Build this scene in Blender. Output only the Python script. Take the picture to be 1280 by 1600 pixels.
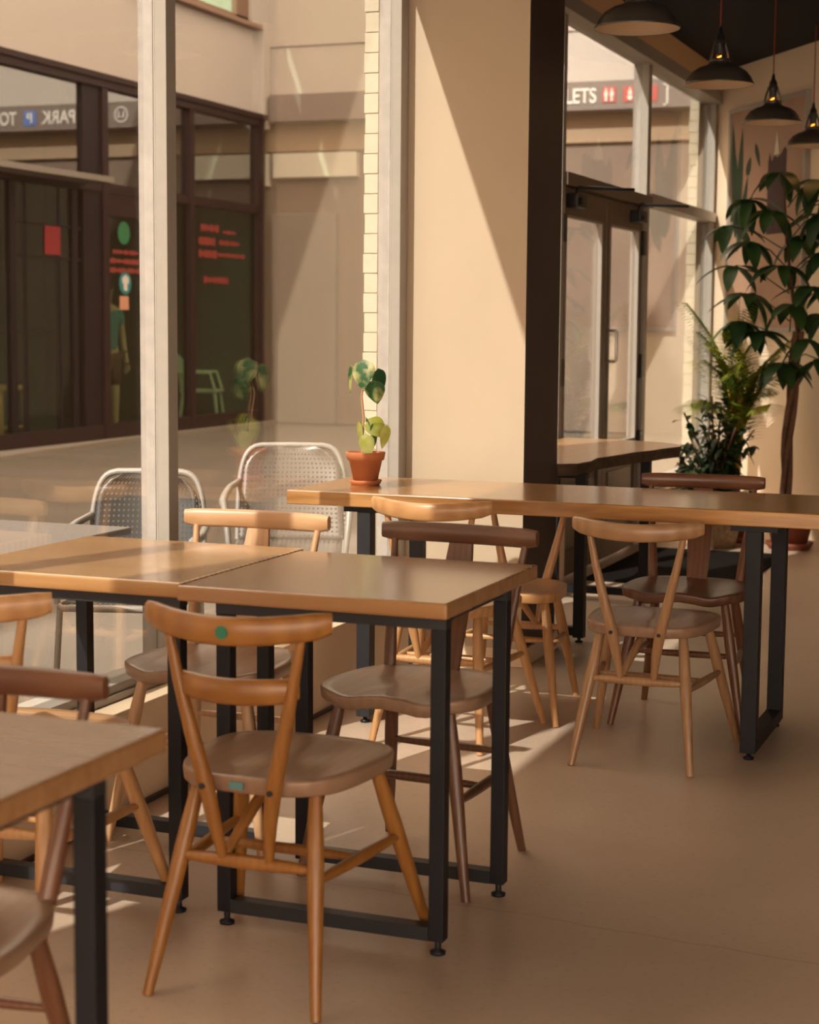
import bpy, bmesh, math, random
from mathutils import Vector, Matrix
random.seed(7)
S = bpy.context.scene
for o in list(bpy.data.objects):
    bpy.data.objects.remove(o, do_unlink=True)
COL = S.collection
PI = math.pi
V = Vector

# ------------------------------------------------------------------ camera, world, sun, exposure
F_PX, YAW, PITCH, ROLL, CAM_H = 2721.83, -0.367915, 0.108304, 0.0080984, 1.31425
fw = V((math.sin(YAW)*math.cos(PITCH), math.cos(YAW)*math.cos(PITCH), -math.sin(PITCH)))
rt = V((math.cos(YAW), -math.sin(YAW), 0)); up = rt.cross(fw)
rt2 = rt*math.cos(ROLL)+up*math.sin(ROLL); up2 = up*math.cos(ROLL)-rt*math.sin(ROLL)
cam = bpy.data.cameras.new('camera'); co = bpy.data.objects.new('camera', cam); COL.objects.link(co)
m = Matrix((rt2, up2, -fw)).transposed().to_4x4(); m.translation = V((0, 0, CAM_H)); co.matrix_world = m
cam.sensor_fit = 'VERTICAL'; cam.sensor_height = 45.0; cam.sensor_width = 36.0
cam.lens = F_PX/1600*45.0
cam.clip_start = 0.05; cam.clip_end = 200
cam.dof.use_dof = True; cam.dof.focus_distance = 5.2; cam.dof.aperture_fstop = 6.3
S.camera = co

SUN_DIR = V((0.36, 1.13, -1.0)).normalized()
w = bpy.data.worlds.new('world'); S.world = w; w.use_nodes = True
nt = w.node_tree; bg = nt.nodes['Background']
bg.inputs['Color'].default_value = (1.0, 0.79, 0.59, 1); bg.inputs['Strength'].default_value = 4.8
sl = bpy.data.lights.new('sun', 'SUN'); so = bpy.data.objects.new('sun', sl); COL.objects.link(so)
sl.energy = 8.6; sl.angle = math.radians(0.6); sl.color = (1.0, 0.96, 0.88)
so.rotation_euler = SUN_DIR.to_track_quat('-Z', 'Y').to_euler(); so.location = (-6, -10, 12)
S.view_settings.view_transform = 'Standard'; S.view_settings.look = 'None'
S.view_settings.exposure = 0.40; S.view_settings.gamma = 1.0
S.view_settings.use_curve_mapping = False

# ------------------------------------------------------------------ mesh helpers
class MB:
    def __init__(s): s.v = []; s.f = []; s.mi = []; s.sm = []; s.cur = 0
    def add(s, vs, fs, smooth=False, M=None):
        b = len(s.v)
        s.v += [tuple(M @ V(p)) if M is not None else tuple(p) for p in vs]
        for f in fs: s.f.append([b+i for i in f]); s.mi.append(s.cur); s.sm.append(smooth)
        return s
    def box(s, x0, x1, y0, y1, z0, z1, M=None, bev=0.0):
        if bev > 0:
            bm = bmesh.new(); bmesh.ops.create_cube(bm, size=1)
            for v in bm.verts: v.co = V(((x0+x1)/2+v.co.x*(x1-x0), (y0+y1)/2+v.co.y*(y1-y0), (z0+z1)/2+v.co.z*(z1-z0)))
            bmesh.ops.bevel(bm, geom=bm.edges[:], offset=bev, segments=2, affect='EDGES', profile=0.5)
            bm.verts.index_update()
            s.add([v.co[:] for v in bm.verts], [[v.index for v in f.verts] for f in bm.faces], False, M); bm.free()
            return s
        vs = [(x, y, z) for z in (z0, z1) for y in (y0, y1) for x in (x0, x1)]
        return s.add(vs, [(0,2,3,1),(4,5,7,6),(0,1,5,4),(2,6,7,3),(0,4,6,2),(1,3,7,5)], False, M)
    def tube(s, pts, rad, n=12, caps=True):
        pts = [V(p) for p in pts]
        if not hasattr(rad, '__len__'): rad = [rad]*len(pts)
        vs = []; fs = []; prev = None
        for i, p in enumerate(pts):
            t = (pts[min(i+1, len(pts)-1)]-pts[max(i-1, 0)]).normalized()
            if prev is None:
                a = V((0, 0, 1)) if abs(t.z) < 0.9 else V((1, 0, 0)); nrm = t.cross(a).normalized()
            else: nrm = (prev-t*prev.dot(t)).normalized()
            prev = nrm; bn = t.cross(nrm)
            for k in range(n):
                a = 2*PI*k/n; vs.append(p+(nrm*math.cos(a)+bn*math.sin(a))*rad[i])
        for i in range(len(pts)-1):
            for k in range(n):
                fs.append((i*n+k, i*n+(k+1) % n, (i+1)*n+(k+1) % n, (i+1)*n+k))
        s.add(vs, fs, True)
        if caps:
            s.add([vs[k] for k in range(n)], [list(range(n))[::-1]]); s.add([vs[-n+k] for k in range(n)], [list(range(n))])
        return s
    def lathe(s, prof, c=(0, 0, 0), n=40, smooth=True):
        vs = []; fs = []
        for r, z in prof:
            for k in range(n):
                a = 2*PI*k/n; vs.append((c[0]+r*math.cos(a), c[1]+r*math.sin(a), c[2]+z))
        for i in range(len(prof)-1):
            for k in range(n): fs.append((i*n+k, i*n+(k+1) % n, (i+1)*n+(k+1) % n, (i+1)*n+k))
        return s.add(vs, fs, smooth)
    def sweep(s, rings, closed_caps=True, smooth=True):
        n = len(rings[0]); vs = [p for r in rings for p in r]; fs = []
        for i in range(len(rings)-1):
            for k in range(n): fs.append((i*n+k, i*n+(k+1) % n, (i+1)*n+(k+1) % n, (i+1)*n+k))
        s.add(vs, fs, smooth)
        if closed_caps:
            s.add(rings[0], [list(range(n))[::-1]]); s.add(rings[-1], [list(range(n))])
        return s
    def prism(s, poly, z0, z1):
        n = len(poly); vs = [(x, y, z0) for x, y in poly]+[(x, y, z1) for x, y in poly]
        fs = [list(range(n))[::-1], list(range(n, 2*n))]+[(i, (i+1) % n, n+(i+1) % n, n+i) for i in range(n)]
        return s.add(vs, fs)
    def mesh(s, name, mats):
        me = bpy.data.meshes.new(name); me.from_pydata([tuple(p) for p in s.v], [], s.f)
        for mt in (mats if isinstance(mats, (list, tuple)) else [mats]): me.materials.append(mt)
        for p, mi, sm in zip(me.polygons, s.mi, s.sm): p.material_index = mi; p.use_smooth = sm
        me.update(); return me
    def build(s, name, mats, parent=None, label=None, bevel=0.0, subsurf=0):
        o = bpy.data.objects.new(name, s.mesh(name, mats)); COL.objects.link(o)
        if parent is not None: o.parent = parent
        if label: o['label'] = label
        if bevel:
            b = o.modifiers.new('bevel', 'BEVEL'); b.width = bevel; b.segments = 2; b.limit_method = 'ANGLE'
        if subsurf:
            b = o.modifiers.new('sub', 'SUBSURF'); b.levels = subsurf; b.render_levels = subsurf
        return o
def tag(o, label=None, cat=None, group=None, kind=None):
    if label: o['label'] = label
    if cat: o['category'] = cat
    if group: o['group'] = group
    if kind: o['kind'] = kind
    return o
def thing(name, label, cat, loc=(0, 0, 0), rz=0.0, group=None):
    o = bpy.data.objects.new(name, None); COL.objects.link(o); o.empty_display_size = 0.1
    o.location = loc; o.rotation_euler = (0, 0, rz)
    return tag(o, label, cat, group)
def structure(o): o['kind'] = 'structure'; return o

# ------------------------------------------------------------------ materials
def newmat(name):
    mt = bpy.data.materials.new(name); mt.use_nodes = True
    n = mt.node_tree; return mt, n, n.nodes['Principled BSDF']
def plain(name, c, rough=0.6, metal=0.0, spec=0.5, coat=0.0, noise=0.0, nscale=8.0, bump=0.0):
    mt, n, b = newmat(name)
    b.inputs['Base Color'].default_value = (*c, 1); b.inputs['Roughness'].default_value = rough
    b.inputs['Metallic'].default_value = metal; b.inputs['Specular IOR Level'].default_value = spec
    b.inputs['Coat Weight'].default_value = coat
    if noise or bump:
        tc = n.nodes.new('ShaderNodeTexCoord'); nz = n.nodes.new('ShaderNodeTexNoise')
        nz.inputs['Scale'].default_value = nscale; nz.inputs['Detail'].default_value = 5
        n.links.new(tc.outputs['Object'], nz.inputs['Vector'])
        if noise:
            r = n.nodes.new('ShaderNodeValToRGB'); r.color_ramp.elements[0].position = 0.3; r.color_ramp.elements[1].position = 0.7
            r.color_ramp.elements[0].color = (*[x*(1-noise) for x in c], 1); r.color_ramp.elements[1].color = (*[min(1, x*(1+noise)) for x in c], 1)
            n.links.new(nz.outputs['Fac'], r.inputs['Fac']); n.links.new(r.outputs['Color'], b.inputs['Base Color'])
        if bump:
            bp_ = n.nodes.new('ShaderNodeBump'); bp_.inputs['Strength'].default_value = bump; bp_.inputs['Distance'].default_value = 0.01
            n.links.new(nz.outputs['Fac'], bp_.inputs['Height']); n.links.new(bp_.outputs['Normal'], b.inputs['Normal'])
    return mt
def wood(name, dark, light, axis='x', rough=0.38, scale=1.0, coat=0.15, figure=0.6):
    mt, n, b = newmat(name)
    tc = n.nodes.new('ShaderNodeTexCoord'); mp = n.nodes.new('ShaderNodeMapping')
    sc = {'x': (1.2, 14, 14), 'y': (14, 1.2, 14), 'z': (14, 14, 1.2)}[axis]
    mp.inputs['Scale'].default_value = [x*scale for x in sc]
    n.links.new(tc.outputs['Object'], mp.inputs['Vector'])
    nz = n.nodes.new('ShaderNodeTexNoise'); nz.inputs['Scale'].default_value = 1.0; nz.inputs['Detail'].default_value = 6
    nz.inputs['Distortion'].default_value = 0.8
    n.links.new(mp.outputs['Vector'], nz.inputs['Vector'])
    wv = n.nodes.new('ShaderNodeTexWave'); wv.inputs['Scale'].default_value = 0.9; wv.inputs['Distortion'].default_value = 5.0
    wv.inputs['Detail'].default_value = 3; wv.inputs['Detail Scale'].default_value = 0.6
    wv.bands_direction = {'x': 'Y', 'y': 'X', 'z': 'X'}[axis]
    n.links.new(mp.outputs['Vector'], wv.inputs['Vector'])
    mx = n.nodes.new('ShaderNodeMix'); mx.data_type = 'FLOAT'; mx.inputs[0].default_value = figure*0.5
    n.links.new(nz.outputs['Fac'], mx.inputs[2]); n.links.new(wv.outputs['Fac'], mx.inputs[3])
    r = n.nodes.new('ShaderNodeValToRGB'); r.color_ramp.elements[0].position = 0.25; r.color_ramp.elements[1].position = 0.7
    r.color_ramp.elements[0].color = (*dark, 1); r.color_ramp.elements[1].color = (*light, 1)
    n.links.new(mx.outputs[0], r.inputs['Fac']); n.links.new(r.outputs['Color'], b.inputs['Base Color'])
    b.inputs['Roughness'].default_value = rough; b.inputs['Coat Weight'].default_value = coat; b.inputs['Coat Roughness'].default_value = 0.14
    bp_ = n.nodes.new('ShaderNodeBump'); bp_.inputs['Strength'].default_value = 0.08; bp_.inputs['Distance'].default_value = 0.004
    n.links.new(mx.outputs[0], bp_.inputs['Height']); n.links.new(bp_.outputs['Normal'], b.inputs['Normal'])
    return mt
def glassmat(name, f0=0.05, tint=(0.97, 0.97, 0.95), rough=0.0):
    mt = bpy.data.materials.new(name); mt.use_nodes = True; n = mt.node_tree
    for x in list(n.nodes): n.nodes.remove(x)
    out = n.nodes.new('ShaderNodeOutputMaterial'); tr = n.nodes.new('ShaderNodeBsdfTransparent'); gl = n.nodes.new('ShaderNodeBsdfGlossy')
    tr.inputs['Color'].default_value = (*tint, 1); gl.inputs['Roughness'].default_value = rough
    ge = n.nodes.new('ShaderNodeNewGeometry'); dt = n.nodes.new('ShaderNodeVectorMath'); dt.operation = 'DOT_PRODUCT'
    n.links.new(ge.outputs['Incoming'], dt.inputs[0]); n.links.new(ge.outputs['Normal'], dt.inputs[1])
    def mth(op, a, b=None):
        k = n.nodes.new('ShaderNodeMath'); k.operation = op
        for i, x in enumerate((a, b)):
            if x is None: continue
            if isinstance(x, (int, float)): k.inputs[i].default_value = x
            else: n.links.new(x, k.inputs[i])
        return k.outputs[0]
    c = mth('ABSOLUTE', dt.outputs['Value']); p5 = mth('POWER', mth('SUBTRACT', 1.0, c), 5.0)
    fr = mth('ADD', mth('MULTIPLY', p5, 1-f0), f0)
    mx = n.nodes.new('ShaderNodeMixShader'); n.links.new(fr, mx.inputs[0]); n.links.new(tr.outputs[0], mx.inputs[1]); n.links.new(gl.outputs[0], mx.inputs[2])
    n.links.new(mx.outputs[0], out.inputs['Surface'])
    return mt
def emit(name, c, st):
    mt, n, b = newmat(name); b.inputs['Base Color'].default_value = (*c, 1)
    b.inputs['Emission Color'].default_value = (*c, 1); b.inputs['Emission Strength'].default_value = st
    return mt
def leafmat(name, c, c2, trans=0.35, scale=3.0):
    mt, n, b = newmat(name)
    tc = n.nodes.new('ShaderNodeTexCoord'); nz = n.nodes.new('ShaderNodeTexNoise'); nz.inputs['Scale'].default_value = scale
    n.links.new(tc.outputs['Object'], nz.inputs['Vector'])
    r = n.nodes.new('ShaderNodeValToRGB'); r.color_ramp.elements[0].position = 0.4; r.color_ramp.elements[1].position = 0.62
    r.color_ramp.elements[0].color = (*c, 1); r.color_ramp.elements[1].color = (*c2, 1)
    n.links.new(nz.outputs['Fac'], r.inputs['Fac']); n.links.new(r.outputs['Color'], b.inputs['Base Color'])
    b.inputs['Roughness'].default_value = 0.45
    out = n.nodes['Material Output']; tl = n.nodes.new('ShaderNodeBsdfTranslucent'); n.links.new(r.outputs['Color'], tl.inputs['Color'])
    mx = n.nodes.new('ShaderNodeMixShader'); mx.inputs[0].default_value = trans
    n.links.new(b.outputs[0], mx.inputs[1]); n.links.new(tl.outputs[0], mx.inputs[2]); n.links.new(mx.outputs[0], out.inputs['Surface'])
    return mt

def floor_mat():
    mt, n, b = newmat('polished concrete')
    tc = n.nodes.new('ShaderNodeTexCoord')
    n1 = n.nodes.new('ShaderNodeTexNoise'); n1.inputs['Scale'].default_value = 1.3; n1.inputs['Detail'].default_value = 7; n1.inputs['Roughness'].default_value = 0.6
    n2 = n.nodes.new('ShaderNodeTexNoise'); n2.inputs['Scale'].default_value = 60; n2.inputs['Detail'].default_value = 3
    for k in (n1, n2): n.links.new(tc.outputs['Object'], k.inputs['Vector'])
    r = n.nodes.new('ShaderNodeValToRGB'); r.color_ramp.elements[0].position = 0.3; r.color_ramp.elements[1].position = 0.72
    r.color_ramp.elements[0].color = (0.50, 0.37, 0.27, 1); r.color_ramp.elements[1].color = (0.63, 0.475, 0.36, 1)
    n.links.new(n1.outputs['Fac'], r.inputs['Fac'])
    r2 = n.nodes.new('ShaderNodeValToRGB'); r2.color_ramp.elements[0].position = 0.2; r2.color_ramp.elements[1].position = 0.45
    r2.color_ramp.elements[0].color = (0.72, 0.70, 0.66, 1); r2.color_ramp.elements[1].color = (1, 1, 1, 1)
    n.links.new(n2.outputs['Fac'], r2.inputs['Fac'])
    mx = n.nodes.new('ShaderNodeMix'); mx.data_type = 'RGBA'; mx.blend_type = 'MULTIPLY'; mx.inputs[0].default_value = 0.6
    n.links.new(r.outputs['Color'], mx.inputs[6]); n.links.new(r2.outputs['Color'], mx.inputs[7])
    # hairline crack running across the slab
    sx = n.nodes.new('ShaderNodeSeparateXYZ'); n.links.new(tc.outputs['Object'], sx.inputs[0])
    def mth(op, a, b_=None, c_=None):
        k = n.nodes.new('ShaderNodeMath'); k.operation = op
        for i, x in enumerate((a, b_, c_)):
            if x is None: continue
            if isinstance(x, (int, float)): k.inputs[i].default_value = x
            else: n.links.new(x, k.inputs[i])
        return k.outputs[0]
    n3 = n.nodes.new('ShaderNodeTexNoise'); n3.inputs['Scale'].default_value = 5; n.links.new(tc.outputs['Object'], n3.inputs['Vector'])
    wob = mth('MULTIPLY', mth('SUBTRACT', n3.outputs['Fac'], 0.5), 0.05)
    d = mth('ABSOLUTE', mth('ADD', mth('ADD', mth('MULTIPLY', sx.outputs[0], 0.0817), mth('SUBTRACT', sx.outputs[1], 3.526)), wob))
    line = mth('LESS_THAN', d, 0.0018)
    mx2 = n.nodes.new('ShaderNodeMix'); mx2.data_type = 'RGBA'
    n.links.new(mth('MULTIPLY', line, 0.45), mx2.inputs[0]); n.links.new(mx.outputs[2], mx2.inputs[6]); mx2.inputs[7].default_value = (0.10, 0.06, 0.04, 1)
    n.links.new(mx2.outputs[2], b.inputs['Base Color'])
    rr = n.nodes.new('ShaderNodeMapRange'); rr.inputs['To Min'].default_value = 0.26; rr.inputs['To Max'].default_value = 0.42
    n.links.new(n1.outputs['Fac'], rr.inputs['Value']); n.links.new(rr.outputs['Result'], b.inputs['Roughness'])
    return mt

M_floor = floor_mat()
M_ceil = plain('black ceiling paint', (0.008, 0.008, 0.010), 0.8, spec=0.2)
M_white = plain('warm white wall paint', (0.50, 0.385, 0.27), 0.55, noise=0.03, nscale=3)
M_back = plain('back wall paint', (0.80, 0.64, 0.47), 0.7, noise=0.03, nscale=2)
M_sidewall = plain('brown side wall paint', (0.20, 0.12, 0.075), 0.7)
M_darkside = plain('plain dark brown', (0.050, 0.034, 0.033), 0.55)  # dark brown for one pier side and the left baseboard
M_lowwall = plain('beige low wall paint', (0.76, 0.58, 0.40), 0.5, noise=0.05, nscale=4)
M_frame = plain('cream window frame paint', (0.36, 0.32, 0.275), 0.45, noise=0.03, nscale=20)
M_framew = plain('weathered frame paint', (0.225, 0.19, 0.165), 0.6, noise=0.12, nscale=30)
M_door = plain('taupe door paint', (0.15, 0.105, 0.075), 0.45)
M_glass = glassmat('window glass', 0.14)
M_shopglass = glassmat('shop glass', 0.03, (0.72, 0.84, 0.74)); M_shopglass2 = glassmat('shop upper glass', 0.34, (0.6, 0.6, 0.55))
M_black = plain('black steel', (0.009, 0.008, 0.011), 0.5, spec=0.3, noise=0.2, nscale=20)
M_steel = plain('blue black steel', (0.020, 0.020, 0.024), 0.42, spec=0.4)
M_oakA = wood('pale ash top', (0.33, 0.155, 0.050), (0.58, 0.34, 0.15), 'x', 0.24, 1.0, 0.6)
M_oakL = wood('oak bar top', (0.27, 0.115, 0.030), (0.58, 0.305, 0.110), 'x', 0.24, 2.0, 0.6, 0.9)
M_oakB = wood('brown ash top', (0.30, 0.140, 0.052), (0.40, 0.205, 0.085), 'x', 0.24, 1.0, 0.6, 0.15)
M_live = wood('live edge elm', (0.36, 0.19, 0.08), (0.52, 0.31, 0.15), 'y', 0.3, 1.0, 0.3)
M_bark = plain('dark live edge', (0.07, 0.04, 0.022), 0.7, noise=0.4, nscale=20, bump=0.5)

def chairmats(tag_, d, l):
    return (wood('chair wood grain up '+tag_, d, l, 'z', 0.36, 1.5, 0.15, 0.3), wood('chair wood grain across '+tag_, d, l, 'x', 0.36, 1.2, 0.15, 0.5))
CM_orange = chairmats('orange beech', (0.25, 0.095, 0.018), (0.35, 0.145, 0.030))
CM_honey = chairmats('honey elm', (0.42, 0.20, 0.075), (0.54, 0.29, 0.12))
CM_tan = chairmats('tan elm', (0.30, 0.155, 0.070), (0.42, 0.235, 0.115))
CM_walnut = chairmats('walnut', (0.090, 0.035, 0.018), (0.16, 0.070, 0.036))
CM_red = chairmats('red brown', (0.115, 0.040, 0.018), (0.20, 0.080, 0.036))
CM_light = chairmats('light beech', (0.42, 0.215, 0.095), (0.56, 0.33, 0.17))
M_seatbrown = wood('worn elm seat', (0.235, 0.130, 0.078), (0.345, 0.205, 0.128), 'y', 0.36, 0.9, 0.2, 0.2)

# ------------------------------------------------------------------ the room
XG = -2.484
HEAD = 2.83; SILL = 0.28; CEIL = 3.04; CX1 = -1.966
structure(MB().box(-2.6, 4.2, -1.2, 13.2, -0.15, 0.0).build('floor', M_floor))
structure(MB().box(-2.54, 4.2, -4.6, 13.2, CEIL, CEIL+0.25).build('ceiling', M_ceil))  # unseen overhang beyond the front wall added to keep the sun out
mb = MB(); mb.box(-2.54, -2.30, -1.15, -1.0, 0, CEIL); mb.box(3.6, 4.2, -1.15, -1.0, 0, CEIL); mb.box(-2.3, 3.6, -1.15, -1.0, 0, 0.15); mb.box(-2.3, 3.6, -1.15, -1.0, 2.95, CEIL)
structure(mb.build('wall_front', M_white))
# low wall with stepped sill, first bay
mb = MB(); mb.box(-2.60, -2.352, -1.0, 6.3, 0.0, SILL-0.012)
mb.box(-2.60, -2.345, -1.0, 6.3, SILL-0.012, SILL)
structure(mb.build('wall_left', M_lowwall, bevel=0.003))
structure(MB().box(-2.347, -2.335, -1.0, 6.29, 0.0, 0.012).build('baseboard_left', M_darkside))
structure(MB().box(-2.54, -2.40, -1.0, 12.28, HEAD+0.07, CEIL).build('trim_1', plain('bounce lit bulkhead', (0.80, 0.52, 0.28), 0.6)))        # bulkhead over the windows, orange bounce light put into its colour
structure(MB().box(-2.62, -2.54, -1.0, 20.6, 3.07, 6.0).build('wall_outer', M_white))
# pier between the bays: pale face, dark side
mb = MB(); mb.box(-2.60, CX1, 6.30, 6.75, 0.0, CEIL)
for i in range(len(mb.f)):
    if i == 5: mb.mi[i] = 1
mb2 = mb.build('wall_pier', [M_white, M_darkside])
structure(mb2)
structure(MB().box(-2.352, CX1+0.012, 6.288, 6.765, 0.0, 0.07).build('baseboard_pier', M_lowwall, bevel=0.004))
structure(MB().box(-2.60, -2.40, 6.75, 8.40, 0.0, 0.30).build('wall_left_2', M_lowwall))
structure(MB().box(-2.60, -2.40, 10.25, 12.27, 0.0, 0.30).build('wall_left_3', M_lowwall))
# outside painted brick reveals beside the glass (seen edge on through the panes)
def brick_reveal(name, x0, x1, y0, y1, z1):
    mb = MB(); z = 0.0; k = 0
    while z < z1:
        j = (k*37 % 5-2)*0.0012
        mb.box(x0+j, x1, y0+j*0.5, y1, z+0.0015, min(z+0.0735, z1), bev=0.002); z += 0.075; k += 1
    mb.box(x0+0.006, x1, y0+0.006, y1, 0, z1)
    return structure(mb.build(name, plain('painted brick '+name, (0.33, 0.285, 0.205), 0.7, noise=0.05, nscale=30, bump=0.15)))
brick_reveal('trim_2', -2.592, -2.535, 6.215, 6.34, HEAD+0.6)
brick_reveal('trim_3', -2.60, -2.535, 12.02, 12.14, HEAD+0.6)
structure(MB().box(-2.62, -2.54, 12.14, 20.6, 0, 3.07).build('wall_outer_2', M_white))
# back wall, set at an angle
C0 = V((XG-0.03, 12.30)); DW = V((0.578, -0.816)); NW = V((-0.816, -0.578))   # NW points into the room
def wallbox(mb, t0, t1, d0, d1, z0, z1):
    pts = [C0+DW*t0+NW*d0, C0+DW*t1+NW*d0, C0+DW*t1+NW*d1, C0+DW*t0+NW*d1]
    return mb.prism([(p.x, p.y) for p in pts], z0, z1)
structure(wallbox(MB(), -0.2, 3.7, -0.15, 0.0, 0, CEIL).build('wall_back', M_back))
e = C0+DW*3.7
structure(MB().box(e.x-0.05, 4.2, e.y, e.y+0.15, 0, CEIL).build('wall_back_2', M_sidewall))
structure(MB().box(4.05, 4.2, -1.0, e.y, 0, 0.9).box(4.05, 4.2, -1.0, e.y, 2.75, CEIL).box(4.05, 4.2, -1.0, 0.3, 0.9, 2.75).box(4.05, 4.2, 1.6, e.y, 0.9, 2.75).build('wall_right', M_sidewall))  # unseen wall, opening added to let fill light in from the right
structure(wallbox(MB(), 0.02, 3.7, 0.0, 0.012, 0, 0.09).build('baseboard_back', M_white))

# windows, first bay: jambs, mullions, head, bottom rail
def mullion_mb(mb, y, z0, z1, wy=0.057):
    mb.cur = 1; mb.box(-2.536, XG-0.003, y, y+wy, z0, z1, bev=0.003)
    mb.cur = 0; mb.box(XG+0.003, -2.444, y, y+wy, z0, z1, bev=0.002); mb.box(XG-0.002, XG+0.002, y+0.002, y+wy, z0, z1)
structure(MB().box(-2.60, -2.40, -1.0, 1.33, 0.0, CEIL).build('wall_left_front', M_white))
ys = [1.31, 2.609, 4.412, 6.215]
win = bpy.data.objects.new('window_1', None); COL.objects.link(win); structure(win)
for i, y in enumerate(ys[:-1]):
    mb = MB(); mullion_mb(mb, y, SILL, HEAD+0.01); mb.build('mullion', [M_frame, M_framew], win)
mb = MB(); mullion_mb(mb, 6.219, SILL, HEAD+0.01, 0.075); mb.build('jamb', [M_frame, M_framew], win)
mb = MB(); mb.box(-2.536, -2.430, 1.33, 6.3, SILL, SILL+0.045, bev=0.003); mb.box(-2.50, -2.42, 1.33, 6.3, SILL+0.002, SILL+0.02); mb.build('bottom_rail', M_frame, win)
mb = MB(); mb.box(-2.536, -2.430, 1.33, 6.3, HEAD-0.006, HEAD+0.07, bev=0.003); mb.build('head_rail', M_frame, win)
for i in range(3):
    y0 = ys[i]+0.057; y1 = ys[i+1]
    MB().box(XG-0.003, XG+0.003, y0-0.002, y1+0.002, SILL+0.04, HEAD-0.01).build('pane', M_glass, win)
# second bay
win = bpy.data.objects.new('window_2', None); COL.objects.link(win); structure(win)
MB().box(-2.536, -2.400, 6.75, 12.24, HEAD-0.006, HEAD+0.075, bev=0.004).build('head_rail', M_frame, win)
for y, wy_ in ((8.40, 0.06), (10.17, 0.08), (12.14, 0.07)):
    mb = MB(); mullion_mb(mb, y, 0.0, HEAD, wy_); mb.build('mullion', [M_frame, M_framew], win)
MB().box(-2.53, -2.425, 10.25, 12.16, 2.02, 2.085, bev=0.003).build('transom', M_frame, win)
MB().box(-2.53, -2.425, 8.44, 10.26, 2.00, 2.065, bev=0.003).build('door_head', M_door, win, 'dark taupe rail over the doors')
MB().box(-2.53, -2.425, 10.25, 12.16, 0.30, 0.36, bev=0.003).build('bottom_rail', M_frame, win)
for (y0, y1, z0, z1) in ((8.45, 10.18, 2.06, HEAD-0.005), (10.24, 12.15, 2.08, HEAD-0.005), (10.24, 12.15, 0.35, 2.03), (6.75, 8.41, 0.3, HEAD-0.005)):
    MB().box(XG-0.003, XG+0.003, y0, y1, z0, z1).build('pane', M_glass, win)
# the pair of doors
M_chrome = plain('satin metal', (0.55, 0.48, 0.40), 0.3, 0.9)
M_rubberblack = plain('black fitting', (0.01, 0.01, 0.012), 0.4)
def door(name, y0, y1, hinge_far):
    d = bpy.data.objects.new(name, None); COL.objects.link(d); structure(d)
    mb = MB(); x0, x1 = XG-0.022, XG+0.022; st = 0.075; zb = 0.64; zt = 1.86
    mb.box(x0, x1, y0, y0+st, 0.012, 1.995, bev=0.003); mb.box(x0, x1, y1-st, y1, 0.012, 1.995, bev=0.003)
    mb.box(x0, x1, y0+st, y1-st, zt, 1.995); mb.box(x0, x1, y0+st, y1-st, zb-0.09, zb); mb.box(x0, x1, y0+st, y1-st, 0.012, 0.14)
    mb.build('leaf_frame', M_door, d)
    mb = MB(); mb.box(x0+0.014, x1-0.014, y0+st, y1-st, 0.14, zb-0.09)
    mb.box(x0+0.004, x1-0.004, y0+st+0.07, y1-st-0.07, 0.20, zb-0.15, bev=0.004); mb.build('kick_panel', M_door, d)
    MB().box(XG-0.003, XG+0.003, y0+st, y1-st, zb, zt).build('pane', M_glass, d)
    mb = MB(); yy0 = y0+st; yy1 = y1-st
    for (a, b, c, e_) in ((yy0, yy0+0.012, zb, zt), (yy1-0.03, yy1, zb, zt), (yy0, yy1, zb, zb+0.012), (yy0, yy1, zt-0.012, zt)):
        mb.box(XG+0.004, x1+0.004, a, b, c, e_)
    mb.build('glazing_bead', M_frame, d, 'pale glazing bead')
    ye = y1 if hinge_far else y0
    hy = (y0+0.04) if hinge_far else (y1-0.03)
    for z in (0.55, 1.0, 1.72):
        MB().box(x1, x1+0.02, ye-0.03, ye+0.03, z, z+0.14, bev=0.003).build('hinge', M_rubberblack, d, 'black hinge')
    # overhead closer with its arm
    s_ = -1 if hinge_far else 1
    cb = ye+s_*0.16 if not hinge_far else ye-0.22
    mb = MB(); mb.box(x1, x1+0.06, cb-0.09, cb+0.09, 1.895, 1.965, bev=0.006); mb.tube([(x1+0.06, cb-0.03, 1.93), (x1+0.072, cb-0.03, 1.93)], 0.018, 14)
    c = mb.build('closer', M_rubberblack, d, 'black overhead door closer')
    MB().tube([(x1+0.03, cb, 1.965), (x1+0.03, cb, 2.00), (x1+0.25, cb+0.30, 2.005)], 0.009, 8).build('arm', M_rubberblack, c)
    return d
d1 = door('door_1', 8.465, 9.335, False)
d2 = door('door_2', 9.345, 10.165, True)
hb = MB(); hb.tube([(XG+0.022, 9.385, 1.11), (XG+0.07, 9.385, 1.11), (XG+0.078, 9.385, 1.12), (XG+0.078, 9.385, 1.27), (XG+0.07, 9.385, 1.28), (XG+0.022, 9.385, 1.28)], 0.008, 10)
hb.build('handle', M_chrome, d2, 'satin metal pull handle')
tag(MB().box(-2.36, -1.55, 8.62, 10.02, 0.0, 0.012, bev=0.004).build('door_mat', plain('charcoal mat', (0.014, 0.011, 0.010), 0.95, spec=0.05, noise=0.3, nscale=150, bump=0.6)),
    'charcoal entrance mat on the floor before the double doors', 'mat')

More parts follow.
